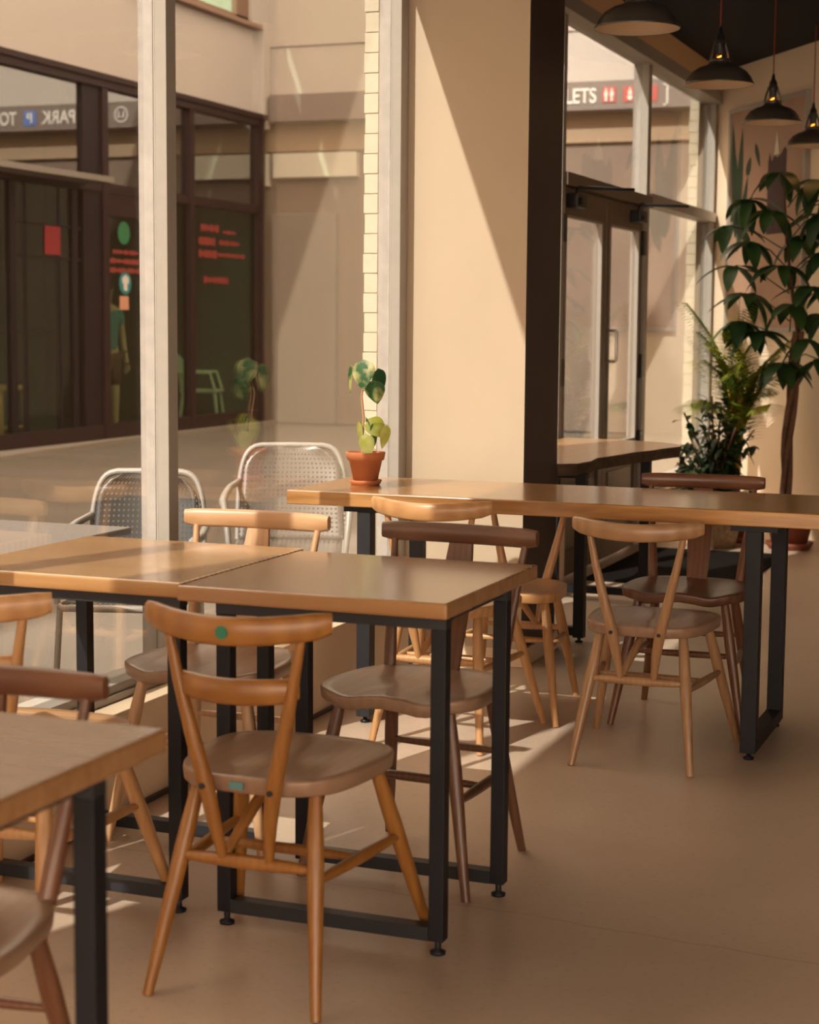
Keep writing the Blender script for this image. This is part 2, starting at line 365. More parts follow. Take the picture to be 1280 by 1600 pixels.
# ------------------------------------------------------------------ outside
M_pave = plain('outdoor paving', (0.10, 0.082, 0.064), 0.85, noise=0.12, nscale=1.5)
M_render = plain('beige render', (0.36, 0.315, 0.285), 0.8, noise=0.02, nscale=1.2)
M_maroon = plain('maroon shopfront paint', (0.017, 0.006, 0.007), 0.5, spec=0.25)
M_darkpier = plain('black shopfront pier', (0.008, 0.005, 0.007), 0.5, spec=0.2)
structure(MB().box(-26, -2.6, -30, 24.0, -0.12, -0.02).build('ground_outside', M_pave)); structure(MB().box(-2.6, 12, -30, -1.2, -0.12, -0.02).build('ground_front', plain('bounce paving', (0.42, 0.34, 0.26), 0.85, noise=0.1, nscale=1.5)))  # front ground is unseen, made pale to bounce fill light indoors
FX = -9.9
shop = bpy.data.objects.new('wall_opposite', None); COL.objects.link(shop); structure(shop)
mb = MB(); W_ = FX-0.3
mb.box(W_, FX, 20.08, 20.6, 5.0, 6.3); mb.box(W_, FX, 5.0, 17.05, 3.92, 9.0); mb.box(W_, FX, 17.05, 20.08, 3.92, 5.0); mb.box(W_, FX, 17.05, 20.6, 6.3, 9.0)
mb.box(W_, FX, 20.41, 20.6, 3.76, 5.0); mb.box(W_, FX, -30.0, 5.0, -0.1, 15.5); mb.box(W_, FX, 5.0, 8.0, -0.1, 3.92); mb.build('upper_wall', M_render, shop)
mb = MB(); mb.box(FX-0.15, FX+0.10, 16.9, 20.18, 4.94, 5.0, bev=0.01); mb.build('window_sill', plain('brown sill', (0.20, 0.12, 0.08), 0.6), shop)
mb = MB(); mb.box(FX-0.12, FX-0.05, 17.1, 17.2, 5.0, 6.3); mb.box(FX-0.12, FX-0.05, 19.75, 20.08, 5.0, 6.3); mb.box(FX-0.12, FX-0.05, 18.5, 18.58, 5.0, 6.3)
mb.box(FX-0.12, FX-0.05, 17.1, 20.08, 5.0, 5.08); mb.build('upper_window_frame', plain('brown frame', (0.16, 0.09, 0.06), 0.6), shop)
MB().box(FX-0.20, FX-0.18, 17.05, 20.08, 5.0, 6.3).build('upper_window_pane', M_shopglass, shop)
mb = MB(); mb.box(FX-0.10, FX+0.05, 8.0, 20.42, 3.86, 3.92); mb.box(FX-0.10, FX+0.02, 8.0, 20.42, 3.78, 3.86)
mb.box(FX-0.10, FX, 8.0, 20.42, 2.68, 2.78)
mb.box(FX-0.10, FX+0.01, 16.46, 16.58, 0, 3.8); mb.box(FX-0.10, FX+0.01, 18.43, 18.53, 0, 3.8); mb.box(FX-0.1, FX+0.01, 20.25, 20.42, 0, 3.8)
mb.box(FX-0.10, FX, 17.95, 18.06, 0, 3.8); mb.box(FX-0.10, FX, 8.0, 20.42, -0.05, 0.18); mb.box(FX-0.06, FX-0.01, 16.58, 18.0, 2.44, 2.68)
mb.build('shopfront_frame', M_maroon, shop)
mb = MB(); mb.box(FX-0.3, FX-0.02, 16.10, 16.46, 0, 3.8); mb.box(FX-0.10, FX-0.03, 14.76, 14.86, 0, 2.7); mb.box(FX-0.10, FX-0.05, 15.04, 15.08, 0, 2.7)
mb.box(FX-0.10, FX-0.05, 15.66, 15.70, 0, 2.7); mb.box(FX-0.10, FX-0.03, 15.90, 15.99, 0, 2.7)
mb.box(FX-0.08, FX-0.05, 14.86, 16.1, 2.26, 2.29); mb.box(FX-0.08, FX-0.05, 14.86, 16.1, 1.93, 1.96)
mb.build('entrance_screen', M_darkpier, shop)
mb = MB(); mb.box(FX-0.1, FX+0.35, 12.0, 16.12, 2.74, 2.80); mb.build('canopy', plain('grey canopy', (0.16, 0.14, 0.12), 0.6), shop)
for (y0, y1, z0, z1) in ((8.0, 16.12, 2.8, 3.8), (16.58, 17.96, 2.78, 3.8), (18.05, 18.44, 2.78, 3.8), (18.52, 20.26, 2.78, 3.8), (8.0, 16.12, 0.18, 2.7), (16.58, 17.96, 0.18, 2.68), (18.05, 18.44, 0.18, 2.68), (18.52, 20.26, 0.18, 2.68)):
    MB().box(FX-0.060, FX-0.054, y0, y1, z0, z1).build('shop_pane', M_shopglass if z0 < 1 else M_shopglass2, shop)
M_shopin = plain('dark green shop wall', (0.055, 0.072, 0.048), 0.7, noise=0.15, nscale=2)
structure(MB().box(-13.4, -13.2, 7.9, 20.6, 0, 3.95).build('wall_shop_back', M_shopin)); structure(MB().box(-13.2, FX-0.1, 20.42, 20.59, 0, 3.95).build('wall_shop_right', M_shopin))
structure(MB().box(-13.2, FX-0.1, 7.9, 8.1, 0, 3.95).build('wall_shop_left', M_shopin)); structure(MB().box(-13.2, FX-0.1, 8.1, 20.42, -0.02, 0.0).build('floor_shop', M_shopin))
structure(MB().box(-13.2, FX-0.31, 8.1, 20.42, 3.93, 4.0).build('ceiling_shop', M_shopin)); structure(MB().box(-13.2, FX-1.4, 16.2, 16.3, 0, 3.9).build('wall_shop_middle', M_shopin))
structure(MB().prism([(-9.87, 8), (-9.3, 8), (-9.50, 14), (-9.72, 16.5), (-9.80, 20.6), (-9.87, 20.6)], -0.02, 0.03).build('kerb', plain('pale kerb', (0.20, 0.17, 0.135), 0.8)))

# far building across the end of the passage, with its long sign band
YS = 20.6
far = bpy.data.objects.new('wall_far', None); COL.objects.link(far); structure(far)
mb = MB(); mb.box(-26, 6, YS, YS+0.5, 4.80, 12.0); mb.box(-26, 6, YS+0.02, YS+0.5, 3.84, 4.79); mb.build('upper_wall', M_render, far)
M_tan = plain('tan render', (0.26, 0.18, 0.115), 0.8); M_brown = plain('brown cladding', (0.13, 0.092, 0.068), 0.7, noise=0.1, nscale=2)
MB().box(-26, 6, YS+0.10, YS+0.5, 3.49, 3.84).build('soffit_strip', M_tan, far)
MB().box(-26, 6, YS+0.15, YS+0.5, 0, 3.49).build('lower_wall', M_brown, far)
MB().box(-9.88, -8.71, YS+0.02, YS+0.15, 3.15, 3.46, bev=0.01).build('fascia_panel', plain('pale fascia', (0.45, 0.41, 0.34), 0.5), far)
MB().box(-15.5, -9.95, YS+0.02, YS+0.15, 3.05, 3.46, bev=0.01).build('fascia_panel', plain('pale fascia 2', (0.45, 0.41, 0.34), 0.5), far)
MB().box(-9.9, -9.0, YS+0.04, YS+0.15, 0.0, 2.7, bev=0.01).build('shutter', plain('grey shutter', (0.13, 0.105, 0.085), 0.6), far)

sign = thing('sign_band', 'long grey overhead sign band reading CAR PARK and TOILETS across the end of the passage', 'sign', (-6.5, YS, 3.84))
M_signgrey = plain('grey sign face', (0.14, 0.108, 0.095), 0.5)
M_signwhite = plain('white lettering', (0.55, 0.52, 0.48), 0.5)
M_signred = plain('red icon', (0.35, 0.05, 0.04), 0.5); M_signblue = plain('blue icon', (0.07, 0.14, 0.38), 0.5)
def L(o):    # parent in place: sign parts are written in world coordinates
    o.location = o.location-V((-6.5, YS, 3.84)); return o
L(MB().box(-9.86, -2.8, YS-0.12, YS-0.005, 3.845, 4.185, bev=0.004).build('sign_face', M_signgrey, sign))
def text_mesh(s, size, offset=0.0, ext=0.004):
    cu = bpy.data.curves.new('txt', 'FONT'); cu.body = s; cu.size = size; cu.extrude = ext; cu.offset = offset; cu.align_x = 'LEFT'
    to = bpy.data.objects.new('txt', cu); COL.objects.link(to)
    dg = bpy.context.evaluated_depsgraph_get(); me = bpy.data.meshes.new_from_object(to.evaluated_get(dg))
    bpy.data.objects.remove(to, do_unlink=True)
    return me
def text_obj(name, s, x0, x1, y, z0, h, mat, parent, rot=None):
    me = text_mesh(s, 1.0, 0.02); xs = [v.co.x for v in me.vertices]; ysz = [v.co.y for v in me.vertices]
    sx = (x1-x0)/(max(xs)-min(xs)); sy = h/(max(ysz)-min(ysz)); mx_, my_ = min(xs), min(ysz)
    for v in me.vertices: v.co = V((x0+(v.co.x-mx_)*sx, y-v.co.z, z0+(v.co.y-my_)*sy))
    me.materials.clear(); me.materials.append(mat)
    o = bpy.data.objects.new(name, me); COL.objects.link(o); o.parent = parent; return o
ySF = YS-0.126
L(text_obj('lettering', 'CAR PARK', -7.68, -6.66, ySF, 3.925, 0.18, M_signwhite, sign))
L(text_obj('lettering', 'TOILETS', -6.27, -5.555, ySF, 3.925, 0.18, M_signwhite, sign))
o = MB().box(-6.58, -6.38, YS-0.128, YS-0.12, 3.915, 4.11, bev=0.003).build('parking_icon', M_signblue, sign); L(o)
L(text_obj('lettering', 'P', -6.52, -6.43, ySF-0.006, 3.95, 0.13, M_signwhite, sign))
mb = MB()
for k in range(28):
    a = 2*PI*k/28; b = 2*PI*(k+1)/28
    mb.add([(-7.89+r*math.cos(t), ySF-dy, 4.015+r*math.sin(t)) for t in (a, b) for r in (0.085, 0.105) for dy in (0.0, 0.005)],
           [(0, 1, 3, 2), (4, 6, 7, 5), (1, 5, 7, 3), (2, 3, 7, 6), (0, 4, 5, 1)])
mb.box(-7.94, -7.92, ySF-0.005, ySF, 3.98, 4.06); mb.box(-7.86, -7.84, ySF-0.005, ySF, 3.98, 4.06); mb.box(-7.92, -7.86, ySF-0.005, ySF, 3.98, 3.995)
L(mb.build('round_icon', M_signwhite, sign))
for i, xc in enumerate((-5.40, -5.145, -4.90)):
    ic = L(MB().box(xc-0.085, xc+0.085, YS-0.128, YS-0.12, 3.925, 4.105, bev=0.003).build('icon_tile', M_signred, sign, 'red pictogram tile'))
    mb = MB(); y0, y1 = ySF-0.012, ySF-0.003
    for px in ((xc-0.035, xc+0.035) if i == 0 else (xc,)):
        mb.tube([(px, y0, 4.075), (px, y1, 4.075)], 0.014, 12)
        mb.box(px-0.022, px+0.022, y0, y1, 3.995, 4.055)
        if i == 1: mb.tube([(px, y0, 3.975), (px, y1, 3.975)], 0.032, 16)
        else: mb.box(px-0.014, px+0.014, y0, y1, 3.94, 4.0)
    mb.build('pictogram', M_signwhite, ic)
    mb = None
L(MB().box(-4.71, -4.69, YS-0.128, YS-0.12, 3.87, 4.12).box(-4.75, -4.69, YS-0.128, YS-0.12, 3.87, 3.885).box(-4.75, -4.69, YS-0.128, YS-0.12, 4.105, 4.12).build('bracket_mark', M_signwhite, sign))

# things on and behind the opposite shop glass
def sticker_disc(name, y, z, ry, rz, mat, label, cat='sticker'):
    mb = MB(); n = 28
    vs = [(FX-0.050, y+ry*math.cos(2*PI*k/n), z+rz*math.sin(2*PI*k/n)) for k in range(n)]+[(FX-0.046, y+ry*math.cos(2*PI*k/n), z+rz*math.sin(2*PI*k/n)) for k in range(n)]
    mb.add(vs, [list(range(n)), list(range(n, 2*n))]+[(k, (k+1) % n, n+(k+1) % n, n+k) for k in range(n)])
    return tag(mb.build(name, mat), label, cat)
M_green = plain('green sticker', (0.012, 0.13, 0.05), 0.5); M_teal = plain('teal sticker', (0.010, 0.16, 0.16), 0.5)
M_redpap = plain('red paper', (0.20, 0.006, 0.010), 0.6); M_redtxt = plain('red vinyl', (0.20, 0.022, 0.014), 0.5); M_cardb = plain('tan card', (0.50, 0.24, 0.14), 0.6)
sticker_disc('window_sticker', 16.98, 2.27, 0.13, 0.125, M_green, 'plain green round sticker high on the opposite shop door glass')
st = sticker_disc('window_sticker', 17.0, 1.72, 0.13, 0.125, M_teal, 'teal round sticker with a white shape on the opposite shop door glass')
mb = MB(); mb.box(FX-0.045, FX-0.042, 16.93, 17.07, 1.72, 1.79); mb.box(FX-0.045, FX-0.042, 16.96, 17.04, 1.64, 1.72); mb.box(FX-0.045, FX-0.042, 16.97, 17.03, 1.79, 1.81)
mb.build('emblem', M_signwhite, st)
tag(MB().box(FX-0.05, FX-0.046, 16.88, 17.07, 1.43, 1.58, bev=0.0).build('notice_card', M_cardb), 'small tan card taped under the teal sticker', 'notice')
tag(MB().box(FX-0.05, FX-0.044, 15.40, 15.69, 1.98, 2.27).build('notice_card', M_redpap), 'plain red rectangular notice on the opposite entrance glass', 'notice')
def red_rows(name, rows, label):
    rnd = random.Random(3); t = thing(name, label, 'window lettering', (FX-0.05, rows[0][0], rows[0][2]))
    for (y0, y1, z, h) in rows:
        mb = MB(); y = y0
        while y < y1:
            wdt = rnd.uniform(0.025, 0.05); hh = h*rnd.choice((1, 1, 0.8, 0.55)); mb.box(0, 0.004, y-rows[0][0], min(y+wdt, y1)-rows[0][0], z-hh/2-rows[0][2], z+hh/2-rows[0][2]); y += wdt
        mb.build('text_row', M_redtxt, t)
red_rows('window_lettering', [(16.74, 17.3, 2.06, 0.05), (16.66, 17.5, 1.96, 0.06), (16.66, 17.6, 1.86, 0.06)], 'short rows of small red lettering between the two round stickers')
red_rows('window_lettering', [(18.78, 19.25, 2.43, 0.09), (19.35, 19.7, 2.40, 0.05), (18.72, 19.15, 2.27, 0.10), (19.25, 19.8, 2.27, 0.06), (18.72, 19.2, 2.12, 0.10), (19.22, 19.95, 2.12, 0.05), (18.85, 19.5, 1.81, 0.09)],
         'block of red lettering on the right hand shop window')
mb = MB()
r1 = [(-10.6, 16.136, 0.0), (-10.6, 16.136, 1.035), (-10.6, 16.62, 1.18), (-10.6, 17.9, 1.18), (-10.6, 17.9, 0.0)]
mb.tube([(x, y-1.05, z) for x, y, z in r1], 0.02, 8); mb.tube([(-10.6, 15.32, 0.58), (-10.6, 15.52, 0.645), (-10.6, 16.0, 0.645)], 0.014, 8)
tag(mb.build('handrail', M_black), 'black bent steel handrail inside the opposite shop entrance', 'handrail')
M_pine = plain('pine', (0.50, 0.22, 0.07), 0.5)
st = thing('wooden_stool', 'long orange pine stool standing inside the opposite shop', 'stool', (-10.3, 14.75, 0))
MB().box(-0.17, 0.17, -0.5, 0.6, 0.60, 0.645, bev=0.01).build('seat', M_pine, st)
for (x, y) in ((-0.13, -0.42), (0.13, -0.42), (-0.13, 0.14), (0.13, 0.14), (-0.13, 0.55), (0.13, 0.55)):
    MB().tube([(x, y, 0.60), (x*1.15, y*1.03, 0.0)], 0.025, 8).build('leg', M_pine, st)
MB().tube([(0.14, 0.14, 0.22), (0.14, 0.56, 0.22)], 0.018, 8).build('rung', M_pine, st)
ch = thing('garden_chair', 'white moulded garden chair inside the opposite shop window', 'chair', (-10.6, 20.02, 0), 0.3)
M_plastic = plain('white plastic', (0.62, 0.54, 0.44), 0.5)
mb = MB(); mb.sweep([[(-0.22+0.02*i, y, 0.42+0.04*math.sin(i)) for y, _ in ()] or [(-0.24, -0.22+0.44*k/6, 0.42) for k in range(7)]+[(0.24, 0.22-0.44*k/6, 0.40) for k in range(7)] for i in range(1)], False)
mb = MB(); mb.box(-0.25, 0.25, -0.23, 0.23, 0.40, 0.44, bev=0.015); mb.build('seat', M_plastic, ch)
mb = MB()
rings = []
for k in range(9):
    a = -1+2*k/8; hh = 0.90-0.10*a*a; y = 0.22*a; x = -0.27+0.06*(a*a)
    rings.append([(x-0.012, y, 0.44), (x+0.012, y, 0.44), (x-0.06, y, hh), (x-0.085, y, hh)])
mb.sweep(rings); mb.build('backrest', M_plastic, ch)
for (x, y) in ((-0.2, -0.2), (0.2, -0.2), (-0.2, 0.2), (0.2, 0.2)):
    MB().tube([(x, y, 0.41), (x*1.25, y*1.2, 0.0)], [0.025, 0.018], 8).build('leg', M_plastic, ch)
for y in (-0.25, 0.25): MB().tube([(-0.3, y, 0.66), (0.15, y, 0.66), (0.22, y, 0.42)], 0.02, 8).build('arm', M_plastic, ch)

# person standing behind the opposite door glass
def skin_body(name, joints, edges, radii, mat, parent=None, sub=2):
    me = bpy.data.meshes.new(name); me.from_pydata(joints, edges, [])
    o = bpy.data.objects.new(name, me); COL.objects.link(o); me.materials.append(mat)
    sk = o.modifiers.new('skin', 'SKIN')
    for i, v in enumerate(me.skin_vertices[0].data):
        r = radii[i]; v.radius = (r, r) if not isinstance(r, tuple) else r
    me.skin_vertices[0].data[0].use_root = True
    ss = o.modifiers.new('sub', 'SUBSURF'); ss.levels = sub; ss.render_levels = sub
    if parent is not None: o.parent = parent
    return o
M_skin = plain('skin', (0.50, 0.27, 0.17), 0.55)
per = thing('person', 'person in a teal shirt and brown shorts standing behind the opposite door glass', 'person', (-10.35, 17.25, 0), -0.3)
J = [(0, 0, 0.93), (0, 0, 1.10), (0, 0, 1.30), (0, 0.0, 1.42), (0, 0, 1.50), (0.01, 0, 1.60), (0.01, 0, 1.70),
     (0, -0.19, 1.40), (0.0, -0.25, 1.13), (0.06, -0.24, 0.90), (0, 0.19, 1.40), (0, 0.25, 1.13), (0.06, 0.24, 0.90),
     (0, -0.09, 0.90), (0.01, -0.10, 0.50), (0, -0.11, 0.09), (0.13, -0.12, 0.035), (0, 0.09, 0.90), (0.02, 0.11, 0.50), (-0.01, 0.13, 0.09), (0.12, 0.14, 0.035),
     (0.08, -0.24, 0.82), (0.08, 0.24, 0.82)]
E_ = [(0, 1), (1, 2), (2, 3), (3, 4), (4, 5), (5, 6), (3, 7), (7, 8), (8, 9), (9, 21), (3, 10), (10, 11), (11, 12), (12, 22), (0, 13), (13, 14), (14, 15), (15, 16), (0, 17), (17, 18), (18, 19), (19, 20)]
RD = [(0.10, 0.15), (0.09, 0.13), (0.10, 0.16), (0.08, 0.14), 0.05, 0.085, 0.075, 0.05, 0.038, 0.026, 0.05, 0.038, 0.026, 0.085, 0.055, 0.036, 0.035, 0.085, 0.055, 0.036, 0.035, 0.03, 0.03]
skin_body('body', J, E_, RD, M_skin, per)
hand_pts = []
for sgn in (-1, 1):
    js = [(0.08, sgn*0.24, 0.84)]; es = []; rs = [0.02]
    for k in range(5):
        dx = -0.03+0.015*k if k < 4 else 0.045; ln = (0.075, 0.085, 0.08, 0.065, 0.05)[k]; b = len(js)
        js += [(0.08+dx*0.7, sgn*0.24, 0.79), (0.085+dx, sgn*0.235, 0.79-ln*0.55), (0.095+dx, sgn*0.22, 0.79-ln)]; es += [(0, b), (b, b+1), (b+1, b+2)]; rs += [0.011, 0.009, 0.007]
    skin_body('hand', js, es, rs, M_skin, per, 1)
shirt = skin_body('shirt', [J[0], J[1], J[2], J[3], J[7], (0, -0.225, 1.25), J[10], (0, 0.225, 1.25)], [(0, 1), (1, 2), (2, 3), (3, 4), (4, 5), (3, 6), (6, 7)],
                  [(0.125, 0.17), (0.12, 0.155), (0.125, 0.18), (0.095, 0.155), 0.068, 0.06, 0.068, 0.06], plain('teal cotton', (0.06, 0.17, 0.22), 0.8), per)
skin_body('shorts', [(0, 0, 0.93), (0, -0.09, 0.86), (0.01, -0.10, 0.55), (0, 0.09, 0.86), (0.02, 0.11, 0.55)], [(0, 1), (1, 2), (0, 3), (3, 4)], [(0.12, 0.165), 0.105, 0.085, 0.105, 0.085], plain('brown shorts', (0.10, 0.03, 0.02), 0.8), per)
for sgn, y in ((-1, -0.115), (1, 0.135)):
    skin_body('shoe', [(-0.03, y, 0.045), (0.06, y, 0.045), (0.15, y*1.03, 0.035)], [(0, 1), (1, 2)], [0.05, 0.05, 0.04], M_plastic, per, 1)
mb = MB(); prof = [(0.0, 0.115), (0.05, 0.105), (0.088, 0.06), (0.094, 0.0), (0.085, -0.045)]
mb.lathe([(r*1.02, z) for r, z in prof], (0.0, 0, 1.675), 20); mb.build('hair', plain('dark hair', (0.03, 0.015, 0.01), 0.7), per)
mb = MB(); mb.tube([(0.09, 0, 1.645), (0.118, 0, 1.625), (0.09, 0, 1.615)], [0.010, 0.014, 0.01], 8); mb.build('nose', M_skin, per)
for y in (-0.03, 0.03): MB().lathe([(0.001, 0.009), (0.008, 0.004), (0.009, 0), (0.008, -0.004), (0.001, -0.009)], (0.088, y, 1.655), 10).build('eye', M_signwhite, per)
MB().box(0.084, 0.094, -0.024, 0.024, 1.583, 1.590).build('mouth', plain('lips', (0.35, 0.10, 0.08), 0.5), per)

# outdoor cafe furniture close to the glass
def mesh_mat(name, c, metal):
    mt, n, b = newmat(name); b.inputs['Base Color'].default_value = (*c, 1); b.inputs['Metallic'].default_value = metal; b.inputs['Roughness'].default_value = 0.4
    tc = n.nodes.new('ShaderNodeTexCoord'); vo = n.nodes.new('ShaderNodeTexVoronoi'); vo.inputs['Scale'].default_value = 52; vo.inputs['Randomness'].default_value = 0.0
    n.links.new(tc.outputs['UV'], vo.inputs['Vector'])
    lt = n.nodes.new('ShaderNodeMath'); lt.operation = 'LESS_THAN'; lt.inputs[1].default_value = 0.24; n.links.new(vo.outputs['Distance'], lt.inputs[0])
    tr = n.nodes.new('ShaderNodeBsdfTransparent'); mx = n.nodes.new('ShaderNodeMixShader'); out = n.nodes['Material Output']
    n.links.new(lt.outputs[0], mx.inputs[0]); n.links.new(b.outputs[0], mx.inputs[1]); n.links.new(tr.outputs[0], mx.inputs[2]); n.links.new(mx.outputs[0], out.inputs['Surface'])
    return mt
M_alu = plain('aluminium tube', (0.20, 0.18, 0.16), 0.5, 0.2)
def metal_chair(label, x, y, rz, sheet, tube, group=None):      # faces -Y, back at +Y
    c = thing('metal_chair', label, 'chair', (x, y, -0.02), rz, group)
    def grid(fn, nu, nv, uvscale):
        vs = [fn(i/nu, j/nv) for j in range(nv+1) for i in range(nu+1)]
        fs = [(j*(nu+1)+i, j*(nu+1)+i+1, (j+1)*(nu+1)+i+1, (j+1)*(nu+1)+i) for j in range(nv) for i in range(nu)]
        me = bpy.data.meshes.new('g'); me.from_pydata(vs, [], fs); uv = me.uv_layers.new(name='UVMap')
        for p in me.polygons:
            p.use_smooth = True
            for li, vi in zip(p.loop_indices, p.vertices):
                i = vi % (nu+1); j = vi//(nu+1); uv.data[li].uv = (i/nu*uvscale[0], j/nv*uvscale[1])
        return me
    def back(u, v):
        a = (u-0.5)*2; zt = 0.82; z = 0.44+v*(zt-0.44); hw = 0.215*(1-0.10*v)
        if v > 0.75: hw *= math.sqrt(max(0.0, 1-((v-0.75)/0.29)**2))
        return (a*hw, 0.22+0.10*v-0.035*(a*a)*(1-v*0.3), z)
    me = grid(back, 16, 18, (0.43, 0.40)); me.materials.append(sheet); o = bpy.data.objects.new('backrest', me); COL.objects.link(o); o.parent = c
    so_ = o.modifiers.new('s', 'SOLIDIFY'); so_.thickness = 0.003
    def seat(u, v): return ((u-0.5)*0.42, -0.21+v*0.43, 0.445-0.012*math.sin(v*PI)*math.sin(u*PI))
    me = grid(seat, 10, 10, (0.42, 0.43)); me.materials.append(sheet); o = bpy.data.objects.new('seat', me); COL.objects.link(o); o.parent = c
    so_ = o.modifiers.new('s', 'SOLIDIFY'); so_.thickness = 0.003
    pts = [back(0.0, 0.0)]+[back(0.0, v/12) for v in range(1, 12)]+[back(u/6, 1.0) for u in range(0, 7)]+[back(1.0, v/12) for v in range(11, -1, -1)]
    q = []
    for k in range(25):
        t = k/24*PI; a = math.cos(PI-t); s_ = math.sin(t)**0.55 if 0 < t < PI else 0
        z = 0.44+0.385*s_; v = min(1, (z-0.44)/0.38); q.append((0.222*(-1 if a < 0 else 1)*abs(a)**0.28 if abs(a) > 1e-6 else 0, 0.225+0.10*v, z))
    MB().tube(q, 0.012, 10).build('back_frame', tube, c)
    MB().tube([(-0.215, -0.21, 0.435), (-0.20, -0.225, 0.43), (0.20, -0.225, 0.43), (0.215, -0.21, 0.435), (0.215, 0.22, 0.435), (-0.215, 0.22, 0.435), (-0.215, -0.21, 0.435)], 0.011, 8).build('seat_frame', tube, c)
    for s_ in (-1, 1):
        MB().tube([(s_*0.215, -0.20, 0.44), (s_*0.24, -0.23, 0.0)], 0.012, 8).build('leg', tube, c)
        MB().tube([(s_*0.215, 0.21, 0.44), (s_*0.23, 0.27, 0.0)], 0.012, 8).build('leg', tube, c)
        MB().tube([(s_*0.215, 0.29, 0.68), (s_*0.25, 0.18, 0.66), (s_*0.26, 0.02, 0.64), (s_*0.255, -0.14, 0.635), (s_*0.24, -0.19, 0.60), (s_*0.225, -0.20, 0.44)], [0.012, 0.014, 0.016, 0.016, 0.014, 0.011], 8).build('arm', tube, c)
    return c
ocA = metal_chair('black perforated metal chair with pale tube frame outside behind the mullion', -2.86, 4.91, 0.30, mesh_mat('black perforated sheet', (0.02, 0.02, 0.02), 0.3), M_alu)
metal_chair('pale grey perforated metal armchair standing outside beyond the potted plant', -2.93, 6.27, 0.40, mesh_mat('grey perforated sheet', (0.095, 0.075, 0.062), 0.1), M_alu)
ot = thing('metal_table', 'grey square metal table standing outside close to the glass', 'table', (-2.95, 4.02, -0.02))
ocA.scale = (0.88, 0.88, 1.0)
M_zinc = plain('grey zinc', (0.11, 0.095, 0.088), 0.5, 0.2)
MB().box(-0.40, 0.40, -0.36, 0.36, 0.72, 0.74, bev=0.004).build('tabletop', M_zinc, ot)
MB().tube([(0, 0, 0.03), (0, 0, 0.72)], 0.035, 14).build('post', M_steel, ot)
MB().box(-0.26, 0.26, -0.035, 0.035, 0.0, 0.03, bev=0.008).box(-0.035, 0.035, -0.26, 0.26, 0.0, 0.03, bev=0.008).build('base', M_steel, ot)

# ------------------------------------------------------------------ tables in the cafe
def foot_disc(x, y, parent, mat=M_black):
    return MB().lathe([(0.0005, 0), (0.016, 0), (0.017, 0.006), (0.007, 0.010), (0.007, 0.032)], (x, y, 0), 16).build('foot', mat, parent, None)
def cafe_table(label, x0, x1, y0, y1, legs_x, legs_y, mat, rz=0.0, seed=0):
    cx, cy = (x0+x1)/2, (y0+y1)/2
    t = thing('cafe_table', label, 'table', (cx, cy, 0), rz)
    MB().box(x0-cx, x1-cx, y0-cy, y1-cy, 0.716, 0.75, bev=0.005).build('tabletop', mat, t)
    b = 0.0165
    for ly in legs_y:
        f = MB(); f.box(legs_x[0]-cx-b, legs_x[1]-cx+b, ly-cy-b, ly-cy+b, 0.690, 0.716); f.build('top_rail', M_steel, t)
        f = MB(); f.box(legs_x[0]-cx+b, legs_x[1]-cx-b, ly-cy-b, ly-cy+b, 0.030, 0.060); f.build('floor_rail', M_steel, t)
        for lx in legs_x:
            g = MB().box(lx-cx-b, lx-cx+b, ly-cy-b, ly-cy+b, 0.030, 0.690).build('leg', M_black, t, None, bevel=0.002)
            foot_disc(lx-cx, ly-cy, g)
    for lx in legs_x:
        MB().box(lx-cx-0.008, lx-cx+0.008, legs_y[0]-cy+b, legs_y[1]-cy-b, 0.702, 0.716).build('side_rail', M_steel, t)
    return t
cafe_table('square brown ash table with black steel frame at centre, nearest the right', -1.795, -1.178, 3.270, 3.902, (-1.700, -1.207), (3.317, 3.722), M_oakB)
cafe_table('paler ash table by the window, pushed against the left side of the brown one', -2.425, -1.803, 3.300, 3.945, (-2.345, -1.835), (3.345, 3.79), M_oakA)
cafe_table('brown table cut off by the lower left corner of the picture', -1.79, -1.168, 1.44, 2.10, (-1.70, -1.20), (1.52, 1.945), M_oakB)

lt = thing('long_table', 'long thick oak table set square to the window by the pier', 'table', (-1.5, 5.465, 0))
MB().box(-0.93, 0.93, -0.29, 0.29, 0.718, 0.765, bev=0.004).build('tabletop', M_oakL, lt)
for lx in (-0.665, 0.60):
    for ly in (-0.24, 0.235):
        g = MB().box(lx-0.0235, lx+0.0235, ly-0.024, ly+0.024, 0.022, 0.700).build('leg', M_steel if lx < 0 else M_black, lt, None, bevel=0.002)
        foot_disc(lx, ly, g)
    MB().box(lx-0.0235, lx+0.0235, -0.216, 0.211, 0.022, 0.06).build('floor_rail', M_black, lt)
    MB().box(lx-0.07, lx+0.07, -0.265, 0.26, 0.700, 0.718).build('mounting_plate', M_black, lt)

# live edge table beyond the pier
poly = [(-2.40, 6.80), (-2.10, 6.79), (-1.975, 6.775), (-1.90, 6.83), (-1.885, 6.98), (-1.905, 7.15), (-1.87, 7.35), (-1.845, 7.55), (-1.80, 7.70), (-1.775, 7.88), (-1.735, 8.02), (-1.76, 8.16), (-1.90, 8.28), (-2.10, 8.36), (-2.40, 8.40)]
lv = thing('live_edge_table', 'dark live edge slab table standing by the doors beyond the pier', 'table', (-2.1, 7.5, 0))
mb = MB(); n = len(poly); inn = [((x+2.1)*0.985, (y-7.5)*0.992) for x, y in poly]; out_ = [(x+2.1, y-7.5) for x, y in poly]
top = [(x, y, 0.75) for x, y in inn]; mid = [(x*1.01+0.01*random.uniform(-1, 1), y, 0.735) for x, y in out_]; low = [(x*0.97, y*0.99, 0.70) for x, y in out_]
mb.cur = 0; mb.add(top, [list(range(n))]); mb.cur = 1
